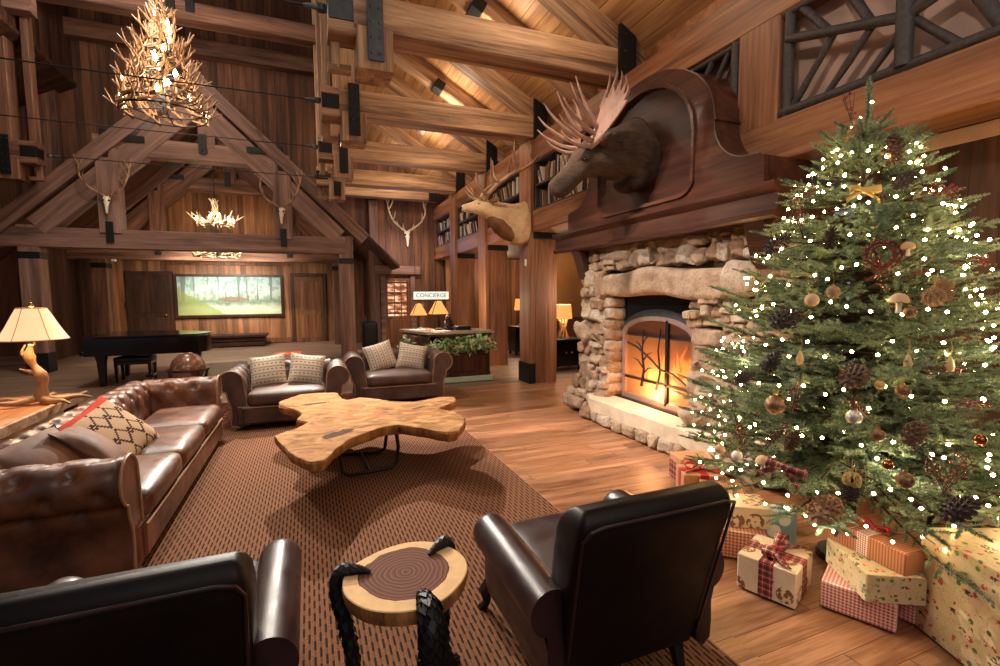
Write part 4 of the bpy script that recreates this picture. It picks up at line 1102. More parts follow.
for k, (p, q) in enumerate((((.70, 4.36), (.22, 4.30)), ((.66, 4.82), (.20, 4.92)))):
    P, Q = V((*p, 0)), V((*q, 0)); pts = [P+V((0, 0, .37)), P+V((.02, 0, .2)), P+V((0, 0, .06))]
    pts += [P.lerp(Q, .12)+V((0, 0, .018)), P.lerp(Q, .5)+V((0, 0, .014)), P.lerp(Q, .88)+V((0, 0, .018)), Q+V((0, 0, .06)), Q+V((-.02, 0, .2)), Q+V((0, 0, .37))]
    MB().tube(pts, .017, 8).build('iron_leg', M['black'], ct, world=True)
MB().tube([(.45, 4.34, .02), (.43, 4.88, .02)], .014, 8).build('stretcher', M['black'], ct, world=True)
MB().box(.05, .85, 4.25, 4.95, .35, .362, .003).build('top_plate', M['black'], ct, world=True)

# side table: log slice held by three scaled black legs
stt = thing('log_slice_side_table', 'round log slice side table with three black scaled legs between the club chairs', 'side table', (.305, 1.735, 0))
ol = [(-.228, .03), (-.222, -.06), (-.17, -.15), (-.09, -.205), (.0, -.225), (.09, -.205), (.17, -.14), (.222, -.06), (.235, .03), (.205, .12), (.145, .19), (.05, .225), (-.05, .21), (-.14, .165), (-.205, .11)]
ol = [(p.x, p.y) for p in smooth_loop([V((x, y, 0)) for x, y in ol], 4)]
sl = MB(); rr = [[V((x*s, y*s, z)) for x, y in ol] for z, s in ((.553, .985), (.550, 1.0), (.53, 1.01), (.51, .99), (.497, .97))]
sl.loft(rr)
M['slice'] = slab_mat('log_slice', (196, 150, 100), (222, 180, 130), (236, 200, 152), rings=(.0, .01, .165, (112, 78, 66), (226, 188, 140)))
so = sl.build('tabletop', M['slice'], stt, smooth=30)
so.data.materials.append(M['log_side'])
for p in so.data.polygons:
    if abs(p.normal.z) < .6: p.material_index = 1
for ang, big in ((158, 1.0), (38, 1.0), (-83, 1.5)):
    a = R(ang); d = V((math.cos(a), math.sin(a), 0)); s_ = V((-d.y, d.x, 0))
    path = [d*.135+V((0, 0, .558)), d*.18+V((0, 0, .567)), d*.228+V((0, 0, .563)), d*.258+V((0, 0, .535)), d*.262+V((0, 0, .47)), d*.24+V((0, 0, .36)), d*.215+V((0, 0, .22)), d*.22+V((0, 0, .1)), d*.25+V((0, 0, .02)), d*.27+V((0, 0, .0))]
    path = smooth_loop(path, 4, False)
    rad = []
    for i in range(len(path)):
        q = i/(len(path)-1); rad.append((.007+.018*min(1, q*4)+.008*max(0, (q-.75)*4)) * (1 if q < .08 else big*.85+.15))
    lg = MB(); lg.tube(path, rad, 10, squash=1.0 if big < 1.2 else .8)
    k = 0
    for i in range(2, len(path)-1):
        for j in range(7):
            th = 2*PI*(j+.5*(i % 2))/7; dd = (path[min(i+1, len(path)-1)]-path[i-1]).normalized(); u, w = frame_from(dd)
            c = path[i]+(u*math.cos(th)+w*math.sin(th))*rad[i]*.92; k += 1
            n_ = (u*math.cos(th)+w*math.sin(th)); e = rad[i]*random.uniform(.42, .72)
            tp = c+dd*e*1.7+n_*e*.55
            side = n_.cross(dd)
            lg.add([c-side*e*.8-dd*e*.5, c+side*e*.8-dd*e*.5, c+side*e*.7+dd*e*.6+n_*e*.5, tp, c-side*e*.7+dd*e*.6+n_*e*.5], [(0, 1, 2, 3, 4), (4, 3, 2, 1, 0)])
    lg.build('leg', M['black'], stt, smooth=30)

# console table behind the sofa with the antler lamp
cn = thing('console_table', 'wooden console table behind the long sofa with a lamp on it', 'table', (-2.35, 4.6, 0))
MB().box(-2.82, -1.96, 3.3, 5.5, .66, .72, .008).build('tabletop', wood('console_top', (120, 70, 44), (176, 116, 78), (204, 150, 108), 1, .4), cn, world=True, smooth=0)
MB().box(-1.975, -1.94, 3.3, 5.5, .655, .735, .006).build('edge_board', M['timber_gold'], cn, world=True, smooth=0)
for x in (-2.74, -2.04):
    for y in (3.4, 5.4): MB().box(x-.04, x+.04, y-.04, y+.04, 0, .66, .006).build('leg', M['door'], cn, world=True, smooth=0)

# desk: two-sided front counter with plank body, moulded top and pale green plinth
dk = thing('reception_desk', 'dark wooden reception desk with pale green plinth and stone counter, draped with a garland', 'desk', (2.6, 8.7, 0))
MB().box(1.98, 3.12, 8.34, 8.95, .10, .86, .01).box(1.72, 2.2, 8.34, 9.3, .10, .86, .01).build('body', M['desk'], dk, world=True, smooth=0)
MB().box(1.96, 3.16, 8.30, 8.98, 0, .10, .006).build('plinth', M['plinth'], dk, world=True, smooth=0)
pl = MB(); f = lambda u, v, d: V((u, v, d))
pl.prism([(1.90, 8.27), (3.19, 8.27), (3.19, 8.98), (2.3, 8.98), (2.2, 9.6), (1.62, 9.4)], f, .895, .935); pl.build('countertop', plain('counter_stone', (150, 138, 124), .25, var=.2), dk, world=True, smooth=0)
MB().prism([(1.94, 8.30), (3.15, 8.30), (3.15, 8.95), (2.3, 8.95), (2.18, 9.5), (1.68, 9.32)], f, .855, .896).build('cornice', M['desk'], dk, world=True, smooth=0)
pn = MB()
for k in range(4): pn.box(2.02+k*.275, 2.24+k*.275, 8.325, 8.345, .2, .5, .008)
pn.box(2.0, 3.12, 8.32, 8.345, .10, .17, .005); pn.build('front_panel', M['desk'], dk, world=True, smooth=0)
# ------------------------------------------------------------------ things on and around the desk
def leaf_quads(centers, n, size, spread, seed=0):
    rng = np.random.default_rng(seed); out = []
    for c in centers:
        for _ in range(n):
            p = np.array(c)+rng.normal(0, spread, 3); d = rng.normal(0, 1, 3); d /= np.linalg.norm(d); e = np.cross(d, rng.normal(0, 1, 3)); e /= np.linalg.norm(e)
            s = size*rng.uniform(.6, 1.2); out += [p-d*s, p+e*s*.38, p+d*s, p-e*s*.38]
    return np.array(out)
gd = thing('leaf_garland', 'green leafy garland with pine sprigs swagged along the front of the desk', 'garland', (2.5, 8.22, .7))
cs = []
for k in range(46):
    u = k/45; x = 1.72+1.36*u if u > .18 else 1.62+.3*u/.18; y = 8.24 if u > .18 else 8.9-.66*u/.18
    cs.append((x-2.5, y-8.22, .02-.10*math.sin(u*PI*2.0+.3)*.4-.05*math.sin(PI*u)))
np_mesh('leaves', leaf_quads(cs, 26, .055, .065, 3), 4, M['leaf'], gd)
np_mesh('pine_sprigs', leaf_quads([(c[0], c[1]+.01, c[2]-.03) for c in cs], 16, .05, .05, 8)*np.array([1, 1, 1]), 4, M['needle'], gd)
MB().tube([(c[0], c[1]+.04, c[2]) for c in cs], .012, 6).build('garland_stem', M['bark'], gd)
for k, (x, z) in enumerate(((1.78, .72), (2.36, .70), (3.0, .73))):
    b = MB()
    for j in range(7): b.ico((random.uniform(-.05, .05), random.uniform(-.03, .03), random.uniform(-.04, .04)), .026, n=8, m=6)
    tag(b.build('red_apple_pick', plain('garland_red', (150, 62, 48), .5), loc=(x, 8.18 if x > 1.9 else 8.5, z)), ['red fruit cluster at the left corner of the desk garland', 'red fruit cluster at the middle of the desk garland', 'red fruit cluster at the right end of the desk garland'][k], 'garland pick', 'red picks in the desk garland')
shade_m = NT('lamp_shade_lit'); shade_m.b.inputs['Emission Color'].default_value = srgb(255, 166, 84); shade_m.b.inputs['Emission Strength'].default_value = .8
M['shade_lit'] = shade_m.fin(srgb(226, 170, 110), .8)
def twig_lamp(label, loc, s):
    t = thing('desk_lamp', label, 'lamp', loc, 0, 'desk lamps with lit shades')
    MB().lathe([(.08*s, 0), (.085*s, .02*s), (.03*s, .05*s), (.022*s, .3*s), (.03*s, .33*s), (.02*s, .36*s)], (0, 0, 0), 12).build('lamp_base', M['black'], t)
    sh = MB(); q = [(-.17, -.15), (.17, -.15), (.17, .15), (-.17, .15)]; tq = [(-.05, -.045), (.05, -.045), (.05, .045), (-.05, .045)]
    sh.loft([[V((x*s, y*s, .30*s)) for x, y in q], [V((x*s, y*s, .55*s)) for x, y in tq]], True, False); sho = sh.build('lamp_shade', M['shade_lit'], t, smooth=0)
    fr = MB()
    for (a, b), (c, d) in zip(q, tq): fr.tube([(a*s, b*s, .30*s), (c*s, d*s, .555*s)], .008*s, 5)
    for i in range(4): fr.tube([(q[i][0]*s, q[i][1]*s, .30*s), (q[i-1][0]*s, q[i-1][1]*s, .30*s)], .008*s, 5)
    fr.build('shade_frame', M['black'], sho)
    return t
twig_lamp('small shaded lamp at the far left corner of the desk', (1.98, 9.25, .935), .9)
twig_lamp('larger shaded lamp beside the bear figure on the desk', (2.28, 8.86, .935), 1.0)
# bear figure
bt = thing('bear_figure', 'small dark bear figure sitting on the desk beside the lamp', 'figurine', (2.44, 8.78, .935))
b = MB(); b.loft([[V((rx*math.cos(a), y+ry*math.sin(a), z)) for a in [2*PI*k/14 for k in range(14)]] for z, rx, ry, y in ((0, .07, .07, 0), (.05, .085, .085, 0), (.13, .075, .07, .0), (.18, .055, .05, 0), (.205, .052, .05, -.01), (.25, .055, .055, -.015), (.285, .035, .035, -.012), (.295, .01, .01, -.01))])
b.tube([(0, -.03, .245), (0, -.075, .235), (0, -.09, .232)], [.03, .022, .012], 8)
for s in (-1, 1):
    b.ico((s*.042, 0, .285), .018); b.tube([(s*.06, -.02, .16), (s*.075, -.07, .12), (s*.05, -.1, .1)], [.028, .024, .02], 8); b.tube([(s*.05, -.03, .04), (s*.065, -.1, .03), (s*.065, -.115, .05)], [.04, .034, .022], 8)
b.build('body', M['bear'], bt, smooth=60)
for s in (-1, 1): MB().ico((s*.022, -.062, .258), .006).build('eye', M['eye'], bt)
tag(MB().box(-.14, .14, -.1, .1, 0, .07, .01).build('black_box', M['black'], smooth=0, loc=(2.72, 8.75, .935)), 'low black box on the desk right of the bear figure', 'box')
tag(MB().box(-.15, .15, -.11, .11, 0, .012, .002).build('paper_sheet', M['white'], smooth=0, loc=(2.22, 8.5, .935), rot=(0, 0, .3)), 'white paper tray lying on the desk in front of the larger lamp', 'paper')
tag(MB().box(-.12, .12, -.1, .1, 0, .01, .002).build('paper_sheet', M['white'], smooth=0, loc=(1.9, 9.05, .935), rot=(0, 0, .5)), 'white paper lying on the left corner of the desk', 'paper')
# hanging sign
sg = thing('hanging_sign', 'long white hanging sign with green letters above the desk lamps', 'sign', (2.36, 9.75, 1.58))
MB().box(-.37, .37, -.015, .015, -.07, .09, .01).build('sign_board', emit('sign_face', (250, 244, 222), 1.0), sg, smooth=0)
MB().tube([(-.39, 0, -.09), (-.1, 0, -.10), (.05, 0, -.11), (.39, 0, -.09)], .014, 6).build('branch_rail', M['twig'], sg)
tc = bpy.data.curves.new('lettering', 'FONT'); tc.body = 'CONCIERGE'; tc.size = .115; tc.align_x = 'CENTER'; tc.align_y = 'CENTER'; tc.extrude = .002
tmp = bpy.data.objects.new('tmp', tc); COL.objects.link(tmp); bpy.context.view_layer.update(); lme = bpy.data.meshes.new_from_object(tmp.evaluated_get(bpy.context.evaluated_depsgraph_get())); bpy.data.objects.remove(tmp)
lme.materials.clear(); lme.materials.append(plain('sign_green', (92, 128, 104), .6)); to = bpy.data.objects.new('lettering', lme); COL.objects.link(to); to.parent = sg; to.location = (0, -.018, .01); to.rotation_euler = (PI/2, 0, 0); WM[to.name] = WM[sg.name]
for x in (-.33, .1): MB().tube([(x, .0, .09), (x, 0, .6), (x, .05, 1.08)], .006, 5).build('hanging_chain', M['black'], sg)
# dark luggage stand in the gap by the right truss post
sc_ = thing('black_suitcase', 'black upright suitcase in the dark gap behind the right truss post', 'suitcase', (1.62, 14.4, 0))
MB().soft((0, 0, .44), .22, .16, .40, .06, 8).build('shell', M['black'], sc_, smooth=50)
MB().tube([(-.1, 0, .8), (-.1, 0, 1.02), (.1, 0, 1.02), (.1, 0, .8)], .014, 6).build('handle', M['steel'], sc_)
for x in (-.15, .15): MB().ico((x, 0, .03), .035).build('wheel', M['piano'], sc_)
# hall behind the columns: cabinet lamps
def hall_lamp(label, loc, cabinet_label, h, w, twigs=False):
    x, y, z = loc
    c = thing('hall_cabinet', cabinet_label, 'cabinet', (x, y, 0), 0, 'dark cabinets in the hall')
    MB().box(-w, w, -.25, .25, .08, h, .01).build('carcass', M['piano'], c, smooth=0); MB().box(-w-.03, w+.03, -.28, .28, h, h+.04, .008).build('cabinet_top', M['black'], c, smooth=0)
    for sx in (-1, 1):
        for sy in (-1, 1): MB().box(sx*w*.85-.03, sx*w*.85+.03, sy*.2-.03, sy*.2+.03, 0, .08).build('foot', M['piano'], c, smooth=0)
        MB().ico((sx*w*.2, -.27, h*.6), .02).build('knob', M['brass'], c)
    t = thing('table_lamp', label, 'lamp', (x, y, h+.04), 0, 'table lamps in the hall')
    if twigs:
        b = MB()
        for k in range(9):
            a = 2*PI*k/9; b.tube([(.12*math.cos(a), .12*math.sin(a), 0), (.05*math.cos(a+.6), .05*math.sin(a+.6), .22), (.1*math.cos(a+1.2), .1*math.sin(a+1.2), .42)], .016, 5)
        b.build('lamp_base', M['antler'], t)
    else: MB().lathe([(.08, 0), (.09, .03), (.03, .08), (.06, .2), (.04, .34), (.015, .42)], (0, 0, 0), 12).build('lamp_base', M['bronze'], t)
    MB().lathe([(.20, .42), (.17, .72)], (0, 0, 0), 20, False).build('lamp_shade', M['shade_lit'], t, smooth=60)
hall_lamp('lit twig lamp on the dark cabinet between the column and the fireplace', (5.05, 9.0, 0), 'dark cabinet between the column and the fireplace', .62, .34, True)
hall_lamp('small lit lamp seen between the two columns', (5.3, 11.7, 0), 'dark cabinet seen between the two columns', .72, .3)
th_ = tag(MB().box(-.012, 0, -.04, .04, -.06, .06, .006).build('thermostat', M['ivory'], smooth=0, loc=(3.648, 7.86, 2.17)), 'small white thermostat on the column beside the fireplace', 'thermostat')
# piano, bench, globe
pn = thing('grand_piano', 'black grand piano standing behind the long sofa', 'piano', (-2.8, 10.9, 0))
cv = [(-3.72, 10.45), (-3.72, 11.95), (-2.9, 11.95), (-2.5, 11.7), (-2.25, 11.35), (-1.98, 11.2), (-1.84, 10.95), (-1.88, 10.6), (-2.1, 10.45)]
cvs = [(p.x, p.y) for p in smooth_loop([V((x, y, 0)) for x, y in cv[1:]], 3)]
f = lambda u, v, d: V((u, v, d))
case = [(-3.72, 10.45), (-3.72, 11.95), (-2.9, 11.95), (-2.6, 11.8), (-2.4, 11.55), (-2.2, 11.35), (-1.98, 11.22), (-1.86, 11.05), (-1.83, 10.85), (-1.87, 10.62), (-1.98, 10.49), (-2.1, 10.45)]
MB().prism(case, f, .55, .86).build('case', M['piano'], pn, world=True, smooth=30)
MB().prism([(x*1.0, y) for x, y in case], f, .875, .9).build('lid', M['piano'], pn, world=True, smooth=30)
MB().box(-3.80, -3.70, 10.5, 11.9, .56, .62, .01).build('key_bed', M['piano'], pn, world=True, smooth=0)
MB().box(-3.79, -3.73, 10.6, 11.8, .615, .63).build('keyboard', M['ivory'], pn, world=True, smooth=0)
for x, y in ((-3.5, 10.56), (-3.5, 11.8), (-2.05, 10.75)):
    MB().loft([[V((x+a*s, y+b*s, z)) for a, b in ((-.07, -.07), (.07, -.07), (.07, .07), (-.07, .07))] for z, s in ((0, .55), (.06, .6), (.45, .85), (.55, 1.1))]).build('leg', M['piano'], pn, world=True, smooth=20)
ly = MB()
for d in (-.05, .05): ly.tube([(-2.86, 10.9+d, .56), (-2.86, 10.9+d, .1)], .016, 6)
ly.box(-2.92, -2.8, 10.78, 11.02, .08, .13, .006); ly.build('pedal_lyre', M['piano'], pn, world=True)
for d in (-.07, 0, .07): MB().box(-2.98, -2.86, 10.88+d, 10.92+d, .05, .07, .004).build('pedal', M['brass'], pn, world=True, smooth=0)
bn = thing('piano_bench', 'small black bench tucked under the grand piano', 'bench', (-3.12, 11.0, 0))
MB().soft((0, 0, .43), .3, .2, .05, .03, 8, puff=.015).build('seat', M['leather_dark'], bn, smooth=50); MB().box(-.29, .29, -.19, .19, .33, .39, .006).build('apron', M['piano'], bn, smooth=0)
for sx in (-1, 1):
    for sy in (-1, 1): MB().loft([[V((sx*.26+a*s, sy*.16+b*s, z)) for a, b in ((-.03, -.03), (.03, -.03), (.03, .03), (-.03, .03))] for z, s in ((0, .6), (.34, 1))]).build('leg', M['piano'], bn, smooth=0)
gb = thing('floor_globe', 'antique floor globe in a dark stand behind the far end of the long sofa', 'globe', (-1.52, 7.35, 0))
def globe_m():
    t = NT('globe_map'); v = t.coord(); n = t.noise(v, 4.5, 6, .6)
    col = t.ramp(n, [(.46, srgb(176, 140, 126)), (.5, srgb(124, 84, 66)), (.6, srgb(150, 100, 70))]); return t.fin(col, .2, coat=.5)
MB().ico((0, 0, .66), .20, n=28, m=18).build('sphere', globe_m(), gb, smooth=80)
MB().lathe([(.215, .63), (.25, .63), (.25, .655), (.215, .655)], (0, 0, 0), 32, False).build('horizon_ring', M['mahog'], gb, smooth=40)
mr = [V((.225*math.cos(a), 0, .66+.225*math.sin(a))) for a in [PI+k/20*PI for k in range(21)]]; MB().tube(mr, .012, 6).build('meridian', M['black'], gb)
MB().lathe([(.03, .12), (.045, .2), (.025, .3), (.03, .44)], (0, 0, 0), 12).build('pedestal', M['mahog'], gb)
for k in range(3):
    a = 2*PI*k/3+.4; MB().tube([(0, 0, .18), (.14*math.cos(a), .14*math.sin(a), .12), (.24*math.cos(a), .24*math.sin(a), .0)], [.03, .024, .02], 8).build('leg', M['mahog'], gb)
for k in range(4):
    a = 2*PI*k/4+.7; MB().tube([(.235*math.cos(a), .235*math.sin(a), .64), (.24*math.cos(a), .24*math.sin(a), .4), (.05*math.cos(a), .05*math.sin(a), .26)], .012, 6).build('bracket', M['mahog'], gb)
# stage furniture: long bench, framed painting
bc = thing('stage_bench', 'long dark red wooden bench below the woodland painting', 'bench', (-2.5, 17.4, 0))
MB().box(-3.95, -1.3, 17.0, 17.75, .30, .38, .01).build('seat', M['mahog_dark'], bc, world=True, smooth=0); MB().box(-3.9, -1.36, 17.08, 17.7, .02, .15, .01).build('lower_rail', M['mahog_dark'], bc, world=True, smooth=0)
MB().box(-3.9, -1.36, 17.06, 17.7, .17, .285, .01).build('apron', M['mahog_dark'], bc, world=True, smooth=0)
for x in (-3.8, -2.6, -1.46): MB().box(x-.05, x+.05, 17.1, 17.65, 0, .3).build('leg', M['black'], bc, world=True, smooth=0)
pa = thing('woodland_painting', 'wide framed painting of a pale misty woodland pond on the stage wall', 'painting', (-2.39, 17.99, 1.62))
fr = MB(); f = lambda u, v, d: V((u, d, v))
fr.prism([(-1.58, -.7), (1.58, -.7), (1.58, .7), (-1.58, .7)], f, -.05, .05, [[(-1.5, -.62), (1.5, -.62), (1.5, .62), (-1.5, .62)]]); fr.build('picture_frame', M['mahog_dark'], pa, smooth=0)
def painting():
    t = NT('painted_woodland'); v = t.coord(); x = t.xyz(v); n = t.noise(v, 3, 6, .6); wob = t.math('MULTIPLY', t.math('SUBTRACT', n, .5), .35)
    zz = t.math('ADD', x[2], wob)
    col = t.ramp(t.math('ADD', t.math('MULTIPLY', zz, .8), .5), [(.05, srgb(196, 208, 164)), (.2, srgb(214, 224, 200)), (.34, srgb(128, 156, 126)), (.42, srgb(186, 202, 176)), (.6, srgb(206, 224, 214)), (.95, srgb(172, 204, 196))])
    tr = t.noise(t.vscale(v, (7, 1, .35)), 1, 3, .5, .4); col = t.mix(t.math('MULTIPLY', t.math('MULTIPLY', t.math('GREATER_THAN', tr, .6), t.math('GREATER_THAN', zz, -.16)), .7), col, srgb(84, 104, 90))
    fo = t.noise(v, 5, 5, .7); col = t.mix(t.math('MULTIPLY', t.math('MULTIPLY', t.math('GREATER_THAN', fo, .54), t.math('GREATER_THAN', zz, -.3)), .55), col, srgb(112, 150, 122))
    yg = t.math('MULTIPLY', t.math('LESS_THAN', t.math('ADD', x[0], t.math('MULTIPLY', zz, 1.6)), -1.15), .75); col = t.mix(yg, col, srgb(160, 176, 84))
    rx = t.math('DIVIDE', t.math('SUBTRACT', x[0], .05), .42); rz = t.math('DIVIDE', t.math('ADD', x[2], .12), .09); rk = t.math('ADD', t.math('ADD', t.math('POWER', rx, 2.0), t.math('POWER', rz, 2.0)), t.math('MULTIPLY', wob, 2.0))
    col = t.mix(t.math('MULTIPLY', t.math('LESS_THAN', rk, 1.0), .8), col, srgb(150, 124, 104))
    return t.fin(col, .7)
MB().box(-1.5, 1.5, -.01, .02, -.62, .62).build('canvas', painting(), pa, smooth=0)
tag(MB().box(-.05, .05, -.05, .05, -.03, .03, .01).build('ceiling_spotlight', M['white'], smooth=0, loc=(-5.0, 16.4, 2.62)), 'small white spotlight under the stage truss at the left', 'spotlight')
# ------------------------------------------------------------------ mounts
def body_loft(mb, st, n=18, seed=0, jit=.012):
    """st: (centre, half width (world y side), half height, tangent pitch) stations; sections stay square to the path"""
    pts = [V(s[0]) for s in st]; rings = []
    # densify
    P = smooth_loop(pts, 4, False); Wd = smooth_loop([V((s[1], s[2], 0)) for s in st], 4, False)
    side = V((0, 1, 0))
    for i in range(len(P)):
        d = (P[min(i+1, len(P)-1)]-P[max(i-1, 0)]).normalized(); upv = side.cross(d).normalized() 
        if upv.z < 0: upv = -upv
        r = []
        for k in range(n):
            a = 2*PI*k/n; w, h = Wd[i].x, Wd[i].y
            egg = 1-.18*math.sin(a)   # a little wider below
            p = P[i]+side*math.cos(a)*w*egg+upv*math.sin(a)*h
            p += noise.noise_vector(p*7+V((seed, 0, 0)))*jit
            r.append(p)
        rings.append(r)
    mb.loft(rings); return mb
def tine(mb, pts, r0, n=7):
    P = smooth_loop([V(p) for p in pts], 4, False); L = len(P)
    mb.tube(P, [r0*(1-.82*(i/(L-1))**1.3) for i in range(L)], n, jit=.05)
# --- moose
ms = thing('moose_mount', 'dark moose head mount with broad palmate antlers on the overmantel shield', 'moose head', (3.42, 4.38, 3.12))
b = MB()
body_loft(b, [((3.44, 4.38, 3.12), .28, .385), ((3.36, 4.38, 3.10), .29, .39), ((3.2, 4.38, 3.09), .25, .32), ((3.05, 4.38, 3.07), .215, .265), ((2.9, 4.38, 3.04), .19, .235), ((2.78, 4.38, 3.0), .165, .20), ((2.66, 4.38, 2.92), .13, .15), ((2.56, 4.38, 2.83), .095, .12), ((2.47, 4.38, 2.745), .095, .115), ((2.40, 4.38, 2.68), .10, .115), ((2.36, 4.38, 2.63), .075, .085), ((2.345, 4.38, 2.605), .03, .03)], 20, 1)
b.build('head', M['moose'], ms, world=True, smooth=80)
b = MB(); body_loft(b, [((3.40, 4.38, 2.85), .2, .12), ((3.28, 4.38, 2.79), .2, .10), ((3.16, 4.38, 2.80), .14, .07)], 14, 4); b.build('chest_mane', M['moose_dark'], ms, world=True, smooth=80)
b = MB(); b.tube([(2.92, 4.38, 2.84), (2.91, 4.38, 2.74), (2.93, 4.38, 2.66), (2.94, 4.38, 2.62)], [.05, .045, .03, .008], 8); b.build('dewlap', M['moose_dark'], ms, world=True)
for s in (-1, 1):
    e = MB(); e.ico((2.63, 4.38+s*.118, 2.955), .026); e.build('eye', M['eye'], ms, world=True)
    e = MB(); e.ico((2.385, 4.38+s*.07, 2.66), .022, (1, .6, 1)); e.build('nostril', M['soot'], ms, world=True)
    e = MB(); e.loft([[V((2.80+.02*math.cos(a)*w, 4.38+s*(.13+l*.20)+0*a, 3.12+l*.05)) + V((.045*w*math.cos(a), 0, .06*w*math.sin(a))) for a in [2*PI*k/10 for k in range(10)]] for l, w in ((0, .6), (.25, 1), (.6, .95), (.85, .5), (1, .1))]); e.build('ear', M['moose'], ms, world=True, smooth=60)
    # palmate antler: burr, palm sheet and tines
    a = MB(); base = V((2.72, 4.38+s*.08, 3.08)); K = .68
    out = V((.22, s*.80, .26)).normalized(); back = V((.12, s*(.10), .95)).normalized()
    nrm = out.cross(back).normalized()
    def pal(u, v): u, v = u*K, v*K; return base+out*u+back*v+nrm*(-.5*s*((u-.3)**2+(v-.2)**2)*.5)
    a.tube([base-out*.02, pal(.06, .0), pal(.16, .02), pal(.26, .06)], [.038, .034, .036, .03], 10)
    outl = [(.06, -.03), (.2, .02), (.36, .09), (.50, .18), (.66, .30), (.59, .33), (.66, .44), (.56, .43), (.59, .58), (.48, .52), (.47, .68), (.37, .57), (.33, .74), (.25, .57), (.16, .62), (.12, .46), (.07, .28), (.02, .1)]
    a.prism(outl, lambda u, v, d: pal(u, v)+nrm*(d+.0), -.010, .010)
    # brow palm with long forward tines
    fwd = V((-.72, s*.34, .42)).normalized(); 
    bp = base+out*.1
    for (du, dv, L, cz) in ((.0, .0, .36, .0), (.04, .06, .46, .14), (.06, .14, .48, .32), (.07, .24, .46, .55), (.02, .34, .40, .95)):
        st = pal(.04+du, dv); d = V((-.85, s*(.10+du*2), .02+cz)).normalized()
        tine(a, [st, st+d*L*.4+V((0, 0, -.015)), st+d*L*.8+V((0, 0, .03)), st+d*L+V((0, 0, .09))], .026)
    for (u, v, L) in ((.60, .40, .09), (.54, .50, .11), (.43, .58, .14), (.30, .64, .2), (.15, .56, .26)):
        st = pal(u, v); d = (out*.55+back*.85+V((-.15, 0, 0))).normalized(); tine(a, [st-d*.05, st+d*L*.6, st+d*L+V((-.03, 0, .02))], .02)
    a.build('antler', M['antler_pink'], ms, world=True, smooth=50)
# --- elk shoulder mount
ek = thing('elk_mount', 'tan elk shoulder mount with tall antlers on the column beside the fireplace', 'elk head', (3.64, 7.93, 2.9))
YE = 7.93; b = MB()
body_loft(b, [((3.66, YE, 2.86), .26, .40), ((3.56, YE, 2.87), .265, .40), ((3.4, YE, 2.92), .23, .32), ((3.24, YE, 2.98), .19, .245), ((3.08, YE, 3.04), .155, .19), ((2.96, YE, 3.08), .13, .16), ((2.84, YE, 3.11), .12, .14), ((2.74, YE, 3.11), .10, .118), ((2.64, YE, 3.095), .07, .088), ((2.55, YE, 3.08), .055, .07), ((2.49, YE, 3.07), .05, .056), ((2.465, YE, 3.065), .02, .02)], 20, 3, .008)
b.build('head', M['elk'], ek, world=True, smooth=80)
b = MB(); body_loft(b, [((3.48, YE, 2.64), .16, .12), ((3.36, YE, 2.72), .20, .17), ((3.22, YE, 2.82), .185, .17), ((3.08, YE, 2.92), .15, .14), ((2.97, YE, 2.99), .11, .09), ((2.92, YE, 3.02), .06, .04)], 26, 6, .028); b.build('neck_mane', M['elk_dark'], ek, world=True, smooth=80)
MB().ico((2.475, YE, 3.075), .034, (.7, 1, .8)).build('nose', M['soot'], ek, world=True)
for s in (-1, 1):
    MB().ico((2.755, YE+s*.082, 3.145), .02).build('eye', M['eye'], ek, world=True)
    e = MB(); e.loft([[V((2.95+l*.12, YE+s*(.10+l*.16), 3.2+l*.02))+V((.03*w*math.cos(a), 0, .05*w*math.sin(a))) for a in [2*PI*k/10 for k in range(10)]] for l, w in ((0, .5), (.3, 1), (.65, .9), (.9, .4), (1, .1))]); e.build('ear', M['elk_dark'], ek, world=True, smooth=60)
    a = MB(); B = V((2.87, YE+s*.05, 3.22))
    beam = [B, B+V((.04, s*.14, .10)), B+V((.16, s*.30, .24)), B+V((.34, s*.42, .38)), B+V((.55, s*.46, .48)), B+V((.74, s*.42, .62)), B+V((.84, s*.38, .74))]
    P = smooth_loop(beam, 5, False); a.tube(P, [.044*(1-.65*i/(len(P)-1)) for i in range(len(P))], 8, jit=.06)
    for q, d, L in ((.04, (-.75, s*.2, .30), .34), (.14, (-.7, s*.3, .45), .36), (.34, (-.45, s*.2, .75), .34), (.58, (-.2, s*.1, .95), .44), (.80, (-.1, -s*.1, .9), .26)):
        st = P[int(q*(len(P)-1))]; d = V(d).normalized(); tine(a, [st, st+d*L*.4+V((-.03, 0, -.01)), st+d*L*.75, st+d*L+V((.02, 0, .06))], .031)
    a.build('antler', M['antler_dark'], ek, world=True, smooth=60)
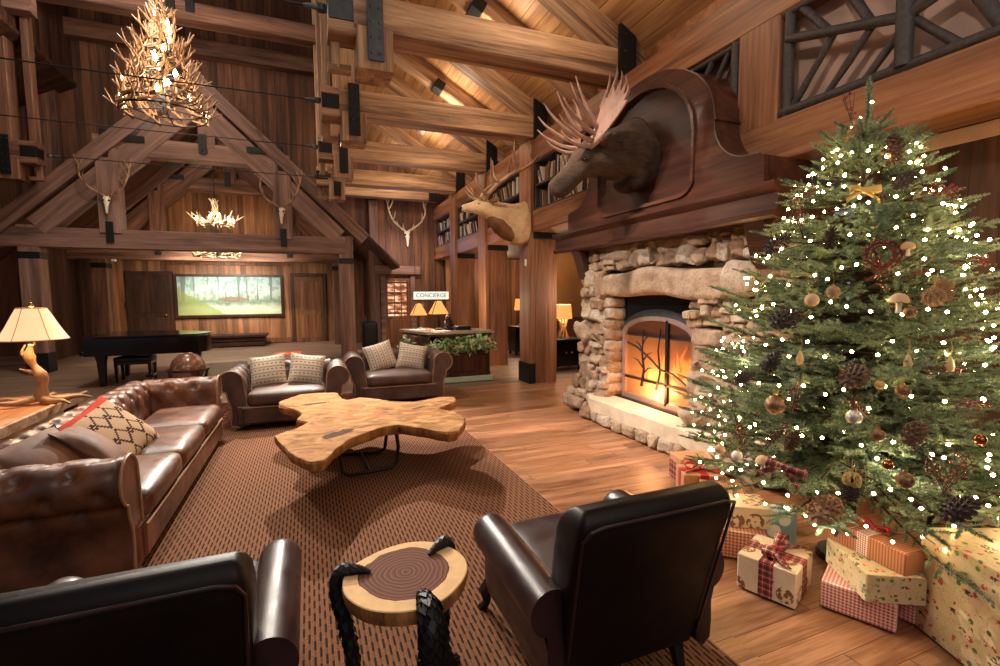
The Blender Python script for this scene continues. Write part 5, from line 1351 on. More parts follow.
# --- bare elk skulls (European mounts)
def skull(label, loc, s=1.0, rz=0, mat_a='antler_pale', spread=1.0, tilt=0):
    """local: faces -y"""
    t = thing('elk_skull', label, 'skull mount', loc, (tilt, 0, rz), 'elk skull mounts')
    b = MB()
    st = [(0, .12, .07, .05, -.05), (-.0, .08, .085, .06, -.07), (-.0, .0, .075, .055, -.09), (0, -.08, .05, .045, -.11), (0, -.18, .036, .035, -.12), (0, -.27, .03, .026, -.12), (0, -.31, .012, .012, -.12)]
    b.loft([[V((x+rx*math.cos(a), y+ry*math.sin(a), z))*s for a in [2*PI*k/14 for k in range(14)]] for x, z, rx, ry, y in st]); b.build('skull', M['bone'], t, smooth=60)
    for sx in (-1, 1):
        MB().ico((sx*.058*s, -.12*s, .015*s), .026*s).build('eye_socket', M['soot'], t)
        a = MB(); B = V((sx*.045, -.05, .12))
        bm = [B, B+V((sx*.16*spread, -.04, .10)), B+V((sx*.34*spread, -.10, .26)), B+V((sx*.44*spread, -.12, .48)), B+V((sx*.46*spread, -.04, .70)), B+V((sx*.36*spread, .02, .92))]
        P = smooth_loop([p*s for p in bm], 5, False); a.tube(P, [.034*s*(1-.6*i/(len(P)-1)) for i in range(len(P))], 7, jit=.06)
        for q, d, L in ((.05, (sx*.3, -.8, .3), .26), (.16, (sx*.5, -.75, .3), .28), (.42, (-sx*.1, -.8, .5), .26), (.66, (-sx*.35, -.5, .7), .28), (.82, (sx*.35, -.2, .8), .2)):
            st_ = P[int(q*(len(P)-1))]; d = V(d).normalized(); L *= s; tine(a, [st_, st_+d*L*.5, st_+d*L*.8+V((0, 0, .03)), st_+d*L+V((0, 0, .08))], .022*s, 6)
        a.build('antler', M[mat_a], t, smooth=60)
    return t
skull('white elk skull with antlers on the left post of the gable truss', (-3.97, 12.93, 3.66), .86, 0, 'antler_dark')
skull('white elk skull with dark antlers on the right post of the gable truss', (-.51, 12.93, 3.62), .92, -.35, 'antler_dark')
skull('elk skull with pale curved antlers on the wall above the glazed door', (2.86, 14.85, 3.42), 1.12, 0, 'antler_pale')

# ------------------------------------------------------------------ antler chandeliers
def antler_mesh(L=.7, seed=0):
    rnd = random.Random(seed); m = MB()
    P = smooth_loop([V((0, 0, 0)), V((L*.25, .06, .03)), V((L*.5, .12, .06)), V((L*.78, .08, .12)), V((L*.98, -.04, .22))], 4, False)
    m.tube(P, [.028*(1-.6*i/(len(P)-1)) for i in range(len(P))], 6)
    for q in (.12, .34, .55, .78):
        st = P[int(q*(len(P)-1))]; d = V((rnd.uniform(.2, .6), rnd.choice((-1, 1))*rnd.uniform(.1, .4), rnd.uniform(.6, 1))).normalized(); l = rnd.uniform(.10, .17)
        tine(m, [st, st+d*l*.5, st+d*l*.8+V((.02, 0, .02)), st+d*l+V((.04, 0, .05))], .018, 5)
    return m
def chandelier(name, label, loc, tiers, nb, mat, chain, group, sc=1.0):
    """tiers: (z, radius, count)"""
    t = thing(name, label, 'chandelier', loc, 0, group); protos = []; bulbs = []
    for ti, (z, r, c, tilt) in enumerate(tiers):
        for k in range(c):
            a = 2*PI*(k+.5*(ti % 2))/c+ti*.4
            sd = (k*3+ti) % 6
            while len(protos) <= sd: protos.append(None)
            pos = V((r*math.cos(a), r*math.sin(a), z)); rot = Euler((random.uniform(-.3, .3), tilt+random.uniform(-.15, .15), a+PI/2*1.0+random.uniform(-.35, .35)))
            if protos[sd] is None:
                o = antler_mesh(.72*sc, sd).build('antler', mat, t, smooth=60, loc=pos, rot=rot); protos[sd] = o
            else:
                o = protos[sd].copy(); COL.objects.link(o); o.location = pos; o.rotation_euler = rot
            bulbs.append(pos)
    core = MB(); zmax = max(q[0] for q in tiers); zmin = min(q[0] for q in tiers)
    core.tube([(0, 0, zmin), (0, 0, zmax+.25)], .03, 8)
    for (z, r, c, tilt) in tiers:
        ring = [(r*.92*math.cos(2*PI*k/24), r*.92*math.sin(2*PI*k/24), z) for k in range(25)]; core.tube(ring, .012, 5)
        for k in range(4): core.tube([(0, 0, z+.1), (r*.9*math.cos(PI*k/2+z), r*.9*math.sin(PI*k/2+z), z)], .010, 5)
    core.build('iron_core', M['black'], t)
    MB().tube([(0, 0, zmax+.2), (0, 0, zmax+chain)], .012, 6).build('chain', M['black'], t)
    first = None
    n = 0
    for (z, r, c, tilt) in tiers:
        cnt = max(1, round(nb*c/sum(q[2] for q in tiers)))
        for k in range(cnt):
            a = 2*PI*(k+.3)/cnt+z*1.3; p = V((r*1.04*math.cos(a), r*1.04*math.sin(a), z+.13))
            if first is None:
                m = MB(); m.lathe([(.004, -.02), (.028, .012), (.034, .042), (.018, .085), (.003, .11)], (0, 0, 0), 8); first = m.build('candle_bulb', M['bulb_big'], t, loc=p); 
                q = MB(); q.lathe([(.014, -.12), (.014, -.02)], (0, 0, 0), 8).build('candle_sleeve', M['antler_pale'], first)
            else:
                o = first.copy(); COL.objects.link(o); o.location = p; o.parent = t
                for ch in first.children:
                    c2 = ch.copy(); COL.objects.link(c2); c2.parent = o
    return t
chandelier('antler_chandelier', 'large cone shaped antler chandelier with lit bulbs hanging at the upper left', (-2.10, 9.6, 4.60),
           [(.0, .66, 10, -.05), (.12, .62, 10, -.3), (.32, .54, 10, -.3), (.52, .46, 9, -.35), (.72, .38, 9, -.4), (.92, .30, 8, -.5), (1.1, .22, 7, -.6), (1.26, .14, 6, -.8), (1.38, .06, 4, -1.1)], 20, M['antler'], 4.2, 'antler chandeliers', .58)
chandelier('antler_chandelier', 'small antler chandelier glowing over the stage in front of the painting', (-2.36, 15.6, 2.72),
           [(.0, .56, 10, -.1), (.10, .42, 7, -.3), (.86, .44, 8, -.15), (.98, .10, 4, -1.1)], 22, M['antler_pale'], 2.9, 'antler chandeliers', .8)
# ------------------------------------------------------------------ gallery: twig railings and book shelves
def stick(p0, p1, r, parent, name='twig'):
    P = [V(p0).lerp(V(p1), k/4) for k in range(5)]
    return MB().tube(P, [r*random.uniform(.9, 1.1) for _ in P], 8, jit=.04).build(name, M['twig'], parent, world=True, smooth=60)
XR = XG+.05
t = thing('twig_railing', 'long railing panel of dark bark covered branches above the Christmas tree', 'railing', (XR, 2.1, 3.05), 0, 'twig railing panels')
y0, y1, z0, z1, yc = 2.93, 1.20, 3.10, 3.90, 2.08
stick((XR, y0+.05, z0), (XR, y1-.05, z0), .044, t, 'bottom_rail'); stick((XR, y0+.05, z1), (XR, y1-.05, z1), .04, t, 'top_rail')
stick((XR, y0, z0-.04), (XR, y0, z1+.02), .042, t, 'end_post'); stick((XR, y1, z0), (XR, y1, z1), .042, t, 'end_post'); stick((XR-.02, yc, z0), (XR-.02, yc, z1), .055, t, 'centre_post')
stick((XR-.02, y0, 3.68), (XR-.02, yc, 3.42), .04, t, 'sloping_rail'); stick((XR-.02, y1, 3.68), (XR-.02, yc, 3.42), .04, t, 'sloping_rail')
for s, ye in ((1, y0), (-1, y1)):
    for a, za, b, zb in ((.0, 3.10, .30, 3.56), (.28, 3.10, .60, 3.50), (.56, 3.10, .85, 3.44)):
        stick((XR+.01, ye-s*(.02+a), za), (XR+.01, ye-s*(.08+b*.95), zb), .027, t)
    for a, za, b, zb in ((.10, 3.88, .33, 3.58), (.42, 3.88, .62, 3.5)):
        stick((XR+.01, ye-s*a, za), (XR+.01, ye-s*b, zb), .034, t)
for s in (1, -1): stick((XR+.01, yc-s*.5, 3.10), (XR+.01, yc-s*.12, 3.86), .04, t) if s > 0 else None
t = thing('twig_railing', 'short twig railing panel half hidden behind the overmantel, left of the long one', 'railing', (XR, 3.9, 3.05), 0, 'twig railing panels')
stick((XR, 3.46, 3.04), (XR, 3.46, 3.93), .05, t, 'end_post'); stick((XR, 3.4, 3.1), (XR, 5.4, 3.1), .044, t, 'bottom_rail'); stick((XR, 3.4, 3.88), (XR, 5.4, 3.88), .036, t, 'top_rail')
for a, za, b, zb in ((3.55, 3.86, 3.85, 3.42), (3.75, 3.86, 4.05, 3.42), (3.46, 3.42, 3.62, 3.42), (4.3, 3.88, 4.6, 3.3)): stick((XR, a, za), (XR, b, zb), .027, t)
# shelves full of books between the gallery posts
bookm = [(plain('pale_book', (206, 192, 172), .7), 'pale'), (plain('tan_book', (150, 112, 82), .7), 'tan'), (plain('dark_book', (56, 42, 38), .7), 'dark')]
bays = [(5.62, 7.66, 'behind the moose antlers'), (8.18, 9.98, 'behind the elk antlers'), (10.50, 12.32, 'left of the elk nose'), (12.85, 14.6, 'farthest from the fireplace')]
pages = M['white']
for (a, b, where) in bays:
    t = thing('bookshelf', 'dark bookshelf with two rows of leaning books in the gallery, '+where, 'bookshelf', (XG+.2, (a+b)/2, 3.06), 0, 'gallery bookshelves')
    MB().box(XG+.34, XG+.38, a, b, 3.06, 3.90).build('back_panel', M['black'], t, world=True, smooth=0)
    for z in (3.075, 3.485, 3.89): MB().box(XG+.02, XG+.36, a, b, z-.018, z+.018, .004).build('shelf', M['twig'], t, world=True, smooth=0)
    for y in (a+.015, b-.015): MB().box(XG+.02, XG+.36, y-.015, y+.015, 3.06, 3.9, .004).build('side_panel', M['twig'], t, world=True, smooth=0)
    for row, z in (('lower', 3.094), ('upper', 3.504)):
        y = a+.06; lean = random.uniform(-.6, -.35); protos = {}
        while y < b-.1:
            th = random.uniform(.016, .034); h = random.uniform(.24, .34); mi = random.choices((0, 1, 2), (3, 2, 6))[0]
            if random.random() < .22: lean = random.choice((random.uniform(-.62, -.35), random.uniform(-.55, -.3), random.uniform(-.1, .3)))
            if random.random() < .08: y += random.uniform(.05, .14)
            mm, cn_ = bookm[mi]
            lab = '%s book on the %s gallery shelf %s' % (cn_, row, where)
            grp = '%s books on the %s shelf %s' % (cn_, row, where)
            zz = z+abs(math.sin(lean))*th*.5
            m = MB().box(0, .2, -th/2, th/2, 0, h, .004)
            o = m.build('book', mm, None, smooth=0, loc=(XG+.06, y+th/2, zz), rot=(lean, 0, 0)); tag(o, lab, 'book', grp)
            y += th*1.25+random.uniform(.01, .04)
# ------------------------------------------------------------------ Christmas tree
TX, TY = 2.95, 1.80
PROF = [(.40, .60), (.55, .84), (.75, .88), (1.0, .81), (1.3, .70), (1.6, .58), (1.9, .46), (2.1, .36), (2.25, .26), (2.38, .17), (2.5, .07), (2.72, .03)]
def TR(z):
    if z <= PROF[0][0]: return PROF[0][1]
    for (a, b), (c, d) in zip(PROF, PROF[1:]):
        if z <= c: return b+(d-b)*(z-a)/(c-a)
    return .03
tree = thing('christmas_tree', 'tall green Christmas tree covered in warm lights beside the stone fireplace', 'Christmas tree', (TX, TY, 0))
tk = MB(); tk.tube([(0, 0, .02), (0, 0, .8), (0, 0, 1.8), (0, 0, 2.45), (0, 0, 2.74)], [.05, .042, .028, .010, .003], 10); tk.build('trunk', M['bark'], tree)
stnd = MB(); stnd.lathe([(.15, 0), (.14, .04), (.07, .07), (.06, .18)], (0, 0, 0), 16); stnd.build('tree_stand', M['black'], tree)
def twig_template(n, L, nl, rng):
    """needles as slim blades around a short twig along +x"""
    x = rng.uniform(.0, 1, n)**.9*L; a = rng.uniform(0, 2*np.pi, n); f = rng.uniform(.2, .8, n)
    taper = np.sqrt(np.clip(1.08-(x/L)**3, .05, 1))
    d = np.stack([f, np.sqrt(1-f**2)*np.cos(a), np.sqrt(1-f**2)*np.sin(a)], 1); l = nl*taper*rng.uniform(.8, 1.15, n)
    base = np.stack([x, 0*x, 0*x], 1); side = np.cross(d, rng.normal(0, 1, (n, 3))); side /= np.linalg.norm(side, axis=1)[:, None]
    w = .0022
    tri = np.stack([base-side*w, base+side*w, base+d*l[:, None]], 1)
    return tri.reshape(-1, 3)
rng = np.random.default_rng(5)
temps = [twig_template(190, .13, .019, rng) for _ in range(5)]
twv = []; br = MB(); tips = []
def add_twig(p, d, s):
    d = d/np.linalg.norm(d); r = rng.normal(0, 1, 3); b = np.cross(d, r); b /= np.linalg.norm(b); c = np.cross(d, b)
    Rm = np.stack([d, b, c], 1); twv.append((temps[rng.integers(5)]*s)@Rm.T+p)
z = .50; k = 0
while z < 2.47:
    R0 = TR(z)
    nb = int(8+R0*15)
    for i in range(nb):
        a = k*2.399963+rng.uniform(-.2, .2); k += 1
        zz = z+rng.uniform(-.05, .05); L = TR(zz)*rng.uniform(.74, 1.06)
        if rng.random() < .07: L *= 1.16
        dirh = np.array([math.cos(a), math.sin(a), 0]); rise = rng.uniform(-.10, .34)+(.35 if zz > 2.2 else 0)
        z0_ = zz-.02
        # keep clear of the walls
        if TX+dirh[0]*L > 3.98: L = (3.98-TX)/dirh[0]
        pts = []
        for q in (0, .25, .5, .75, 1):
            pts.append(np.array([dirh[0]*L*q, dirh[1]*L*q, z0_+rise*L*q-.22*L*q*q+(.16*L*q**4)]))
        br.tube([tuple(p) for p in pts], [.011, .009, .007, .005, .003], 4)
        nt = max(4, int(L/.07))
        for j in range(nt):
            q = .22+.78*(j+.5)/nt; f = q*4; i0 = min(3, int(f)); p = pts[i0]+(pts[i0+1]-pts[i0])*(f-i0); d = pts[i0+1]-pts[i0]; d = d/np.linalg.norm(d)
            for sd in (-1, 1):
                sv = np.cross(d, [0, 0, 1])*sd; sv /= np.linalg.norm(sv)
                dd = d*rng.uniform(.45, .95)+sv*rng.uniform(.4, .9)+np.array([0, 0, rng.uniform(-.35, .5)])
                add_twig(p, dd, rng.uniform(.75, 1.15)*(1.15-.4*q))
        add_twig(pts[3]+(pts[4]-pts[3])*.4, pts[4]-pts[3], 1.1); add_twig(pts[4], pts[4]-pts[3], .9)
        tips.append(pts[4])
    z += .078
for q in range(6):  # leader
    add_twig(np.array([rng.uniform(-.01, .01), 0, 2.36+.02*q]), np.array([rng.uniform(-.6, .6), rng.uniform(-.6, .6), .7]), .9)
for q in range(16): add_twig(np.array([rng.uniform(-.006, .006), rng.uniform(-.006, .006), 2.40+.0185*q]), np.array([rng.uniform(-.06, .1), rng.uniform(-.06, .06), 1.0]), .95)
br.build('branches', M['bark'], tree, smooth=0)
np_mesh('needles', np.concatenate(twv), 3, M['needle'], tree)

def on_tree(x, y, f=.97):
    """point of the foliage surface seen at this place in the photograph"""
    d = ray(x, y); best = None; t = 1.0
    while t < 4.5:
        p = V((0, 0, H_CAM))+d*t
        if math.hypot(p.x-TX, p.y-TY) < TR(p.z)*f+.07 and p.z > .25: return p
        t += .01
    # edge of the tree: nearest approach to the axis
    t = 1.2; bt = None; bd = 9
    while t < 4.5:
        p = V((0, 0, H_CAM))+d*t; e = math.hypot(p.x-TX, p.y-TY)-TR(p.z)
        if e < bd: bd, bt = e, t
        t += .01
    return V((0, 0, H_CAM))+d*bt
# fairy lights: one string, a hundred bulbs as parts, the rest as one part
fl = thing('fairy_lights', 'string of warm white fairy lights wound round the Christmas tree', 'fairy lights', (TX, TY, 0))
bp = []
zz = .38; ang = 0; 
while zz < 2.44:
    rr = TR(zz)
    r = rr*rng.uniform(.74, 1.0)+.06; bp.append(np.array([r*math.cos(ang), r*math.sin(ang), zz+rng.uniform(-.05, .05)]))
    st = .075; ang += st/max(.12, rr)*rng.uniform(.7, 1.4); zz += .0026+.0022*(zz/2.7)
bp = [p if p[0] < 1.1 else np.array([1.1, p[1], p[2]]) for p in bp]
bp += [np.array([on_tree(*q, .97)[i]-(TX, TY, 0)[i] for i in range(3)]) for q in ((872, 102), (860, 118), (852, 128), (795, 185), (945, 168), (940, 190), (950, 232), (963, 275), (976, 290), (955, 245), (985, 365), (988, 460), (993, 475), (700, 462), (716, 478))]
MB().tube([tuple(p*np.array([.93, .93, 1])) for p in bp[:-15]], .0018, 4).build('wire', M['cord'], fl)
vis = sorted(range(len(bp)), key=lambda i: bp[i][0]*.6+bp[i][1]*.8)
bm = MB(); bm.ico((0, 0, 0), .0075, n=6, m=4); first = None
for i in vis[:100]:
    if first is None: first = bm.build('bulb', M['bulb'], fl, loc=tuple(bp[i]))
    else:
        o = first.copy(); COL.objects.link(o); o.location = tuple(bp[i])
rb = MB()
for i in vis[100:]: rb.ico(tuple(bp[i]), .0075, n=6, m=4)
o = rb.build('bulb_string', M['bulb'], fl); o['kind'] = 'stuff'
print('bulbs', len(bp), 'twigs', len(twv))

# ------------------------------------------------------------------ ornaments
def cone_mesh(L=.13, r=.038, n=70):
    m = MB(); m.lathe([(.004, 0), (r*.55, L*.15), (r*.6, L*.5), (r*.3, L*.85), (.003, L)], (0, 0, 0), 8)
    for i in range(n):
        q = i/n; a = i*2.39996; zz = L*(.03+.93*q); rr = r*(math.sin(PI*(.12+.86*q)))**.7
        d = V((math.cos(a), math.sin(a), 0)); s = V((-d.y, d.x, 0)); w = r*.30*(1-.4*q); o = d*rr*.45+V((0, 0, zz)); tip = d*rr*1.08+V((0, 0, zz-.005+.018*q))
        m.add([o-s*w*.5, o+s*w*.5, tip+s*w*.8, tip+d*.002+V((0, 0, .004)), tip-s*w*.8, o-V((0, 0, .006)), tip-V((0, 0, .006))], [(0, 1, 2, 3, 4), (5, 6, 1), (6, 2, 1), (0, 6, 5), (0, 4, 6), (2, 6, 3), (3, 6, 4)])
    return m
def hang(o, label, cat, group=None): return tag(o, label, cat, group)
CN = [  # x, y, length, material, tilt, label
    (827, 509, .19, 'cone_pale', (R(8), R(86), R(20)), 'large pale brown pine cone lying sideways low on the tree above the gifts'),
    (778, 243, .16, 'cone_frost', (R(0), R(60), R(-20)), 'long dark pine cone at the left side of the tree near the mantel corbel'),
    (831, 238, .11, 'cone_frost', (R(20), R(-20), 0), 'dark pine cone high on the tree, right of the long dark one'),
    (787, 318, .17, 'cone_frost', (R(0), R(75), R(-15)), 'dark frosted pine cone on the left side at mid height'),
    (772, 362, .12, 'cone_frost', (R(20), R(20), 0), 'dark pine cone below the frosted one on the left side'),
    (745, 377, .10, 'cone_frost', (R(30), R(60), 0), 'small dark pine cone near the stones at the left edge of the tree'),
    (793, 440, .10, 'cone', (R(20), R(10), 0), 'brown pine cone above the tartan bow'),
    (855, 376, .17, 'cone', (R(0), R(80), R(10)), 'large brown pine cone in the centre of the tree'),
    (916, 433, .14, 'cone', (R(10), R(70), R(20)), 'dark pine cone right of the bronze ball'),
    (945, 290, .10, 'cone_pale', (R(160), R(10), 0), 'pine cone hanging below the twig ball on the right'),
    (893, 150, .15, 'cone', (R(170), R(12), 0), 'brown pine cone hanging under the treetop with a gauze cap'),
    (853, 132, .08, 'cone_pale', (R(10), R(20), 0), 'striped pine cone at the treetop beside red berries'),
    (905, 180, .12, 'cone_frost', (R(10), R(60), 0), 'dark pine cone high on the right beside the berry spray'),
    (960, 508, .15, 'cone_frost', (R(15), R(70), 0), 'dark pine cone low on the right above the big holly gift'),
    (850, 492, .10, 'cone_frost', (R(20), R(-30), 0), 'dark pine cone to the right of the large pale one'),
]
for x, y, L, m_, rot, lab in CN:
    p = on_tree(x, y, .99); c = cone_mesh(L, L*.30)
    for i, q in enumerate(c.v): c.v[i] = (q[0], q[1], q[2]-L/2)
    hang(c.build('pine_cone', M[m_], None, smooth=20, loc=p, rot=rot), lab, 'pine cone', 'pine cones on the tree')
BL = [  # x, y, r, mat, label
    (854, 417, .032, 'silver', 'silver glitter ball in the centre of the tree'), (878, 435, .027, 'bronze', 'bronze glitter ball right of the silver ball'),
    (905, 480, .034, 'bronze', 'brown and silver patterned ball with gold cord, above the striped gift'), (737, 456, .027, 'frost', 'white glitter ball at the lower left of the tree'),
    (903, 391, .028, 'bronze', 'bronze glitter ball on the right side of the tree at mid height'), (812, 300, .032, 'mushroom', 'tan knobbly ball left of centre, high on the tree'),
    (833, 292, .030, 'cone_pale', 'speckled brown ball beside the tan one'), (888, 465, .020, 'copper', 'copper ball beside the brown and silver one'), (980, 440, .022, 'copper', 'copper ball at the right edge of the tree'),
    (775, 405, .045, 'bronze', 'dull bronze ball beside the tartan bow'), (910, 312, .026, 'bronze', 'small bronze ball below the mushroom on the right'),
    (880, 385, .020, 'gold', 'small gold ball at the middle right of the tree'), (720, 449, .026, 'mushroom', 'dull tan ball at the lower left edge of the tree')]
for x, y, r, m_, lab in BL:
    p = on_tree(x, y, 1.0); t = thing('bauble', lab, 'ornament', p, 0, 'baubles on the tree')
    MB().ico((0, 0, 0), r, n=18, m=12).build('ball', M[m_], t, smooth=80); MB().lathe([(r*.25, r*.95), (r*.25, r*1.2), (.002, r*1.22)], (0, 0, 0), 10).tube([(0, 0, r*1.2), (.004, 0, r*1.2+.02), (.0, .004, r*1.2+.05)], .0016, 5).build('cap', M['brass'], t)
for x, y, r, lab in ((934, 297, .042, 'ball of woven brown twigs on the right side of the tree'), (852, 480, .034, 'gold wire ball low in the middle of the tree')):
    p = on_tree(x, y, 1.0); t = thing('twig_ball', lab, 'ornament', p, 0, 'woven balls on the tree'); m = MB()
    for k in range(16):
        e = Euler((random.uniform(0, PI), random.uniform(0, PI), random.uniform(0, PI))).to_matrix(); m.tube([e @ V((r*math.cos(2*PI*q/20), r*math.sin(2*PI*q/20), random.uniform(-.3, .3)*r*.2)) for q in range(21)], .0022, 4)
    m.build('ball', M['antler'] if x > 900 else M['gold'], t); MB().tube([(0, 0, r), (.012, 0, r+.05), (-.004, 0, r+.055), (0, .003, r)], .002, 5).build('cord_loop', M['gold'], t)
for x, y, s, lab in ((763, 463, 1.0, 'tan mushroom ornament left of the tartan bow'), (899, 302, 1.1, 'tan mushroom ornament left of the twig ball'), (908, 248, .8, 'small toadstool ornament high on the right side')):
    p = on_tree(x, y, 1.0); t = thing('mushroom_ornament', lab, 'ornament', p, 0, 'mushrooms on the tree')
    MB().lathe([(.03*s, -.004), (.036*s, .002), (.03*s, .022*s), (.015*s, .034*s), (.002, .037*s)], (0, 0, 0), 16).build('mushroom_cap', M['mushroom'], t, smooth=60); MB().lathe([(.012*s, -.045*s), (.009*s, -.02*s), (.012*s, .0)], (0, 0, 0), 10).build('stem', M['bone'], t)
for x, y, lab in ((800, 358, 'pale wooden drop ornament with twine, left of centre'), (908, 362, 'pale wooden drop ornament on the right side of the tree'), (950, 365, 'pale drop ornament at the right edge, by the lowest light cluster')):
    p = on_tree(x, y, 1.0); t = thing('drop_ornament', lab, 'ornament', p, 0, 'wooden drops on the tree')
    MB().lathe([(.002, -.036), (.014, -.022), (.017, -.004), (.009, .024), (.002, .036)], (0, 0, 0), 12).build('drop', plain('pale_drop', (196, 166, 116), .5), t, smooth=60); MB().tube([(0, 0, .036), (.01, 0, .07), (.0, .0, .10)], .0018, 4).build('twine', M['gold'], t)
def berry_spray(lab, x, y, dx, dz, n, mat, L=.16):
    p = on_tree(x, y, 1.02); t = thing('berry_spray', lab, 'berry pick', p, 0, 'berry sprays on the tree')
    d = V((rt.x, rt.y, 0))*dx+V((0, 0, dz)); d = d.normalized()*L; st = MB(); be = MB()
    for k in range(4):
        e = d+V((random.uniform(-.03, .03), random.uniform(-.03, .03), random.uniform(-.03, .03))); st.tube([-d*.2, e*.4, e], .0018, 4)
    for k in range(n):
        q = random.uniform(.1, 1); be.ico(d*q+V((random.gauss(0, .014), random.gauss(0, .014), random.gauss(0, .014))), random.uniform(.0045, .0065), n=6, m=4)
    st.build('stem', M['bark'], t); be.build('berries', M[mat], t)['kind'] = 'stuff'
BS = [(815, 190, -1, -.5, 40, 'berry_dark', 'dark berry spray on the left side just below the treetop'), (925, 185, 1, -.25, 60, 'berry', 'red berry spray pointing right near the treetop'), (852, 122, -.2, 1, 20, 'berry', 'small red berry sprig at the very top beside the spire'),
      (802, 232, -.2, .8, 26, 'berry', 'red berry sprig high on the left side'), (875, 255, .2, -.8, 34, 'berry', 'hanging red berry sprig inside the round berry wreath'), (955, 262, 1, 0, 26, 'berry', 'red berries on a branch tip at the right edge'),
      (790, 422, -.3, -.3, 40, 'berry_dark', 'burgundy berry cluster beside the bronze ball on the left'), (736, 420, .2, -.6, 50, 'berry_dark', 'burgundy berry cluster at the left edge near the hearth'), (848, 398, .6, -.5, 26, 'berry', 'red berry cluster in the centre under the big cone'),
      (955, 402, 1, -.1, 34, 'berry', 'red berry spray at the right edge at mid height'), (925, 368, .9, 0, 26, 'berry', 'red ribboned berries beside the pale drop on the right'), (945, 490, .3, .5, 34, 'berry', 'red berry cluster low on the right above the big gift'),
      (840, 462, .5, -.3, 34, 'berry_dark', 'burgundy berry cluster low in the middle'), (800, 378, -.2, -.8, 20, 'berry', 'small red berries left of the centre cone'), (925, 455, .4, -.6, 40, 'berry_dark', 'dark berry cluster right of the patterned ball')]
for x, y, dx, dz, n, m_, lab in BS: berry_spray(lab, x, y, dx, dz, n, m_)
# round berry wreath ornament
p = on_tree(881, 255, 1.0); t = thing('berry_wreath', 'small round wreath of red berries high in the centre of the tree', 'ornament', p, (0, 0, -yaw)); be = MB()
for k in range(70):
    a = 2*PI*k/70; 
    if -2.4 < a-PI*1.5 < .0: pass
    for r in (.085, .055): be.ico((r*math.cos(a)+random.gauss(0, .003), random.gauss(0, .003)-.01, r*.8*math.sin(a)+random.gauss(0, .003)), .0055, n=6, m=4)
be.build('berries', M['berry'], t)['kind'] = 'stuff'; MB().tube([(.07*math.cos(2*PI*k/24), 0, .056*math.sin(2*PI*k/24)) for k in range(25)], .006, 5).build('ring', M['bark'], t)
# gauze ribbon bow under the top and tartan bow
def bow(name, lab, loc, s, mat, rot=(0, 0, 0), cat='bow', tails=True, group=None, parent=None, knot=None):
    t = parent if parent else thing(name, lab, cat, loc, rot, group)
    off = V(loc) if parent else V()
    for sx in (-1, 1):
        m = MB(); n = 14; rg = []
        for k in range(n+1):
            a = k/n*2*PI; x = sx*s*(.5-.5*math.cos(a)); zz = s*.30*math.sin(a)*(.5-.5*math.cos(a))**.5; w = s*(.11+.13*(.5-.5*math.cos(a)))
            rg.append([off+V((x, -w, zz+.2*abs(x))), off+V((x, w, zz+.2*abs(x)))])
        m.loft(rg, False, False); m2 = MB(); 
        for i in range(n): pass
        o = m.build('loop', mat, t, smooth=80); o.modifiers.new('s', 'SOLIDIFY').thickness = .003
        if tails:
            q = MB(); q.loft([[off+V((sx*s*x, -s*.16+yy, zz)), off+V((sx*s*x, s*.16+yy, zz))] for x, yy, zz in ((0, 0, .0), (.4, -.25*s, -.02*s), (.8, -.5*s, -.06*s), (1.1, -.75*s, -.05*s))], False, False)
            o = q.build('tail', mat, t, smooth=80); o.modifiers.new('s', 'SOLIDIFY').thickness = .003
    MB().soft(off, s*.12, s*.18, s*.12, s*.08, 6).build('knot', knot or mat, t, smooth=60); return t
bow('gauze_bow', 'pale gold gauze bow in the middle of the tree below the top', on_tree(863, 190, 1.0), .075, M['gold'], (R(80), 0, -yaw), 'bow')
bow('tartan_bow', 'red and green tartan bow low on the left of the tree', on_tree(783, 467, 1.0), .10, M['ribbon'], (R(80), R(20), -yaw), 'bow')
# ------------------------------------------------------------------ presents under the tree
def gift(lab, c, hx, hy, hz, rz, wrap, ribbon=None, bowmat=None, bs=.12, rw=.03, both=True, knot=None, z0=0):
    t = thing('gift_box', lab, 'gift', (c[0], c[1], z0), rz, 'wrapped gifts under the tree')
    MB().soft((0, 0, hz+.001), hx, hy, hz, .006, 8).build('wrapped_box', M[wrap], t, smooth=40) if 0 else MB().box(-hx, hx, -hy, hy, .0, 2*hz, .005).build('wrapped_box', M[wrap], t, smooth=0)
    if ribbon:
        e = .003; m = MB().box(-rw, rw, -hy-e, hy+e, -.0, 2*hz+e, .002)
        m.build('ribbon', M[ribbon], t, smooth=0)
        if both: MB().box(-hx-e, hx+e, -rw, rw, .0, 2*hz+e*1.2, .002).build('ribbon', M[ribbon], t, smooth=0)
    if bowmat: bow('bow', '', (0, 0, 2*hz+.02), bs, M[bowmat], parent=t, knot=M[knot] if knot else None)
    return t
def box_from(n, l, r):
    """near bottom corner n and its two neighbours on the floor -> centre, half sizes, angle (first side n->r)"""
    n, l, r = V(n), V(l), V(r); a = r-n; b = l-n; c = n+a/2+b/2; return (c.x, c.y), a.length/2, b.length/2, math.atan2(a.y, a.x)
# cream box with tartan ribbon
n_, l_ = V((2.226, 1.578)), V((2.120, 1.84)); u = (l_-n_).normalized(); w = V((-u.y, u.x))*-1
c, hx, hy, rz = box_from(n_, l_, n_+w*.30)
gift('cream wreath patterned gift with wide tartan ribbon and bow, in front of the others', c, hx, hy, .095, rz, 'w_wreath', 'ribbon', 'ribbon', .13, .035, True, 'ribbon_red')
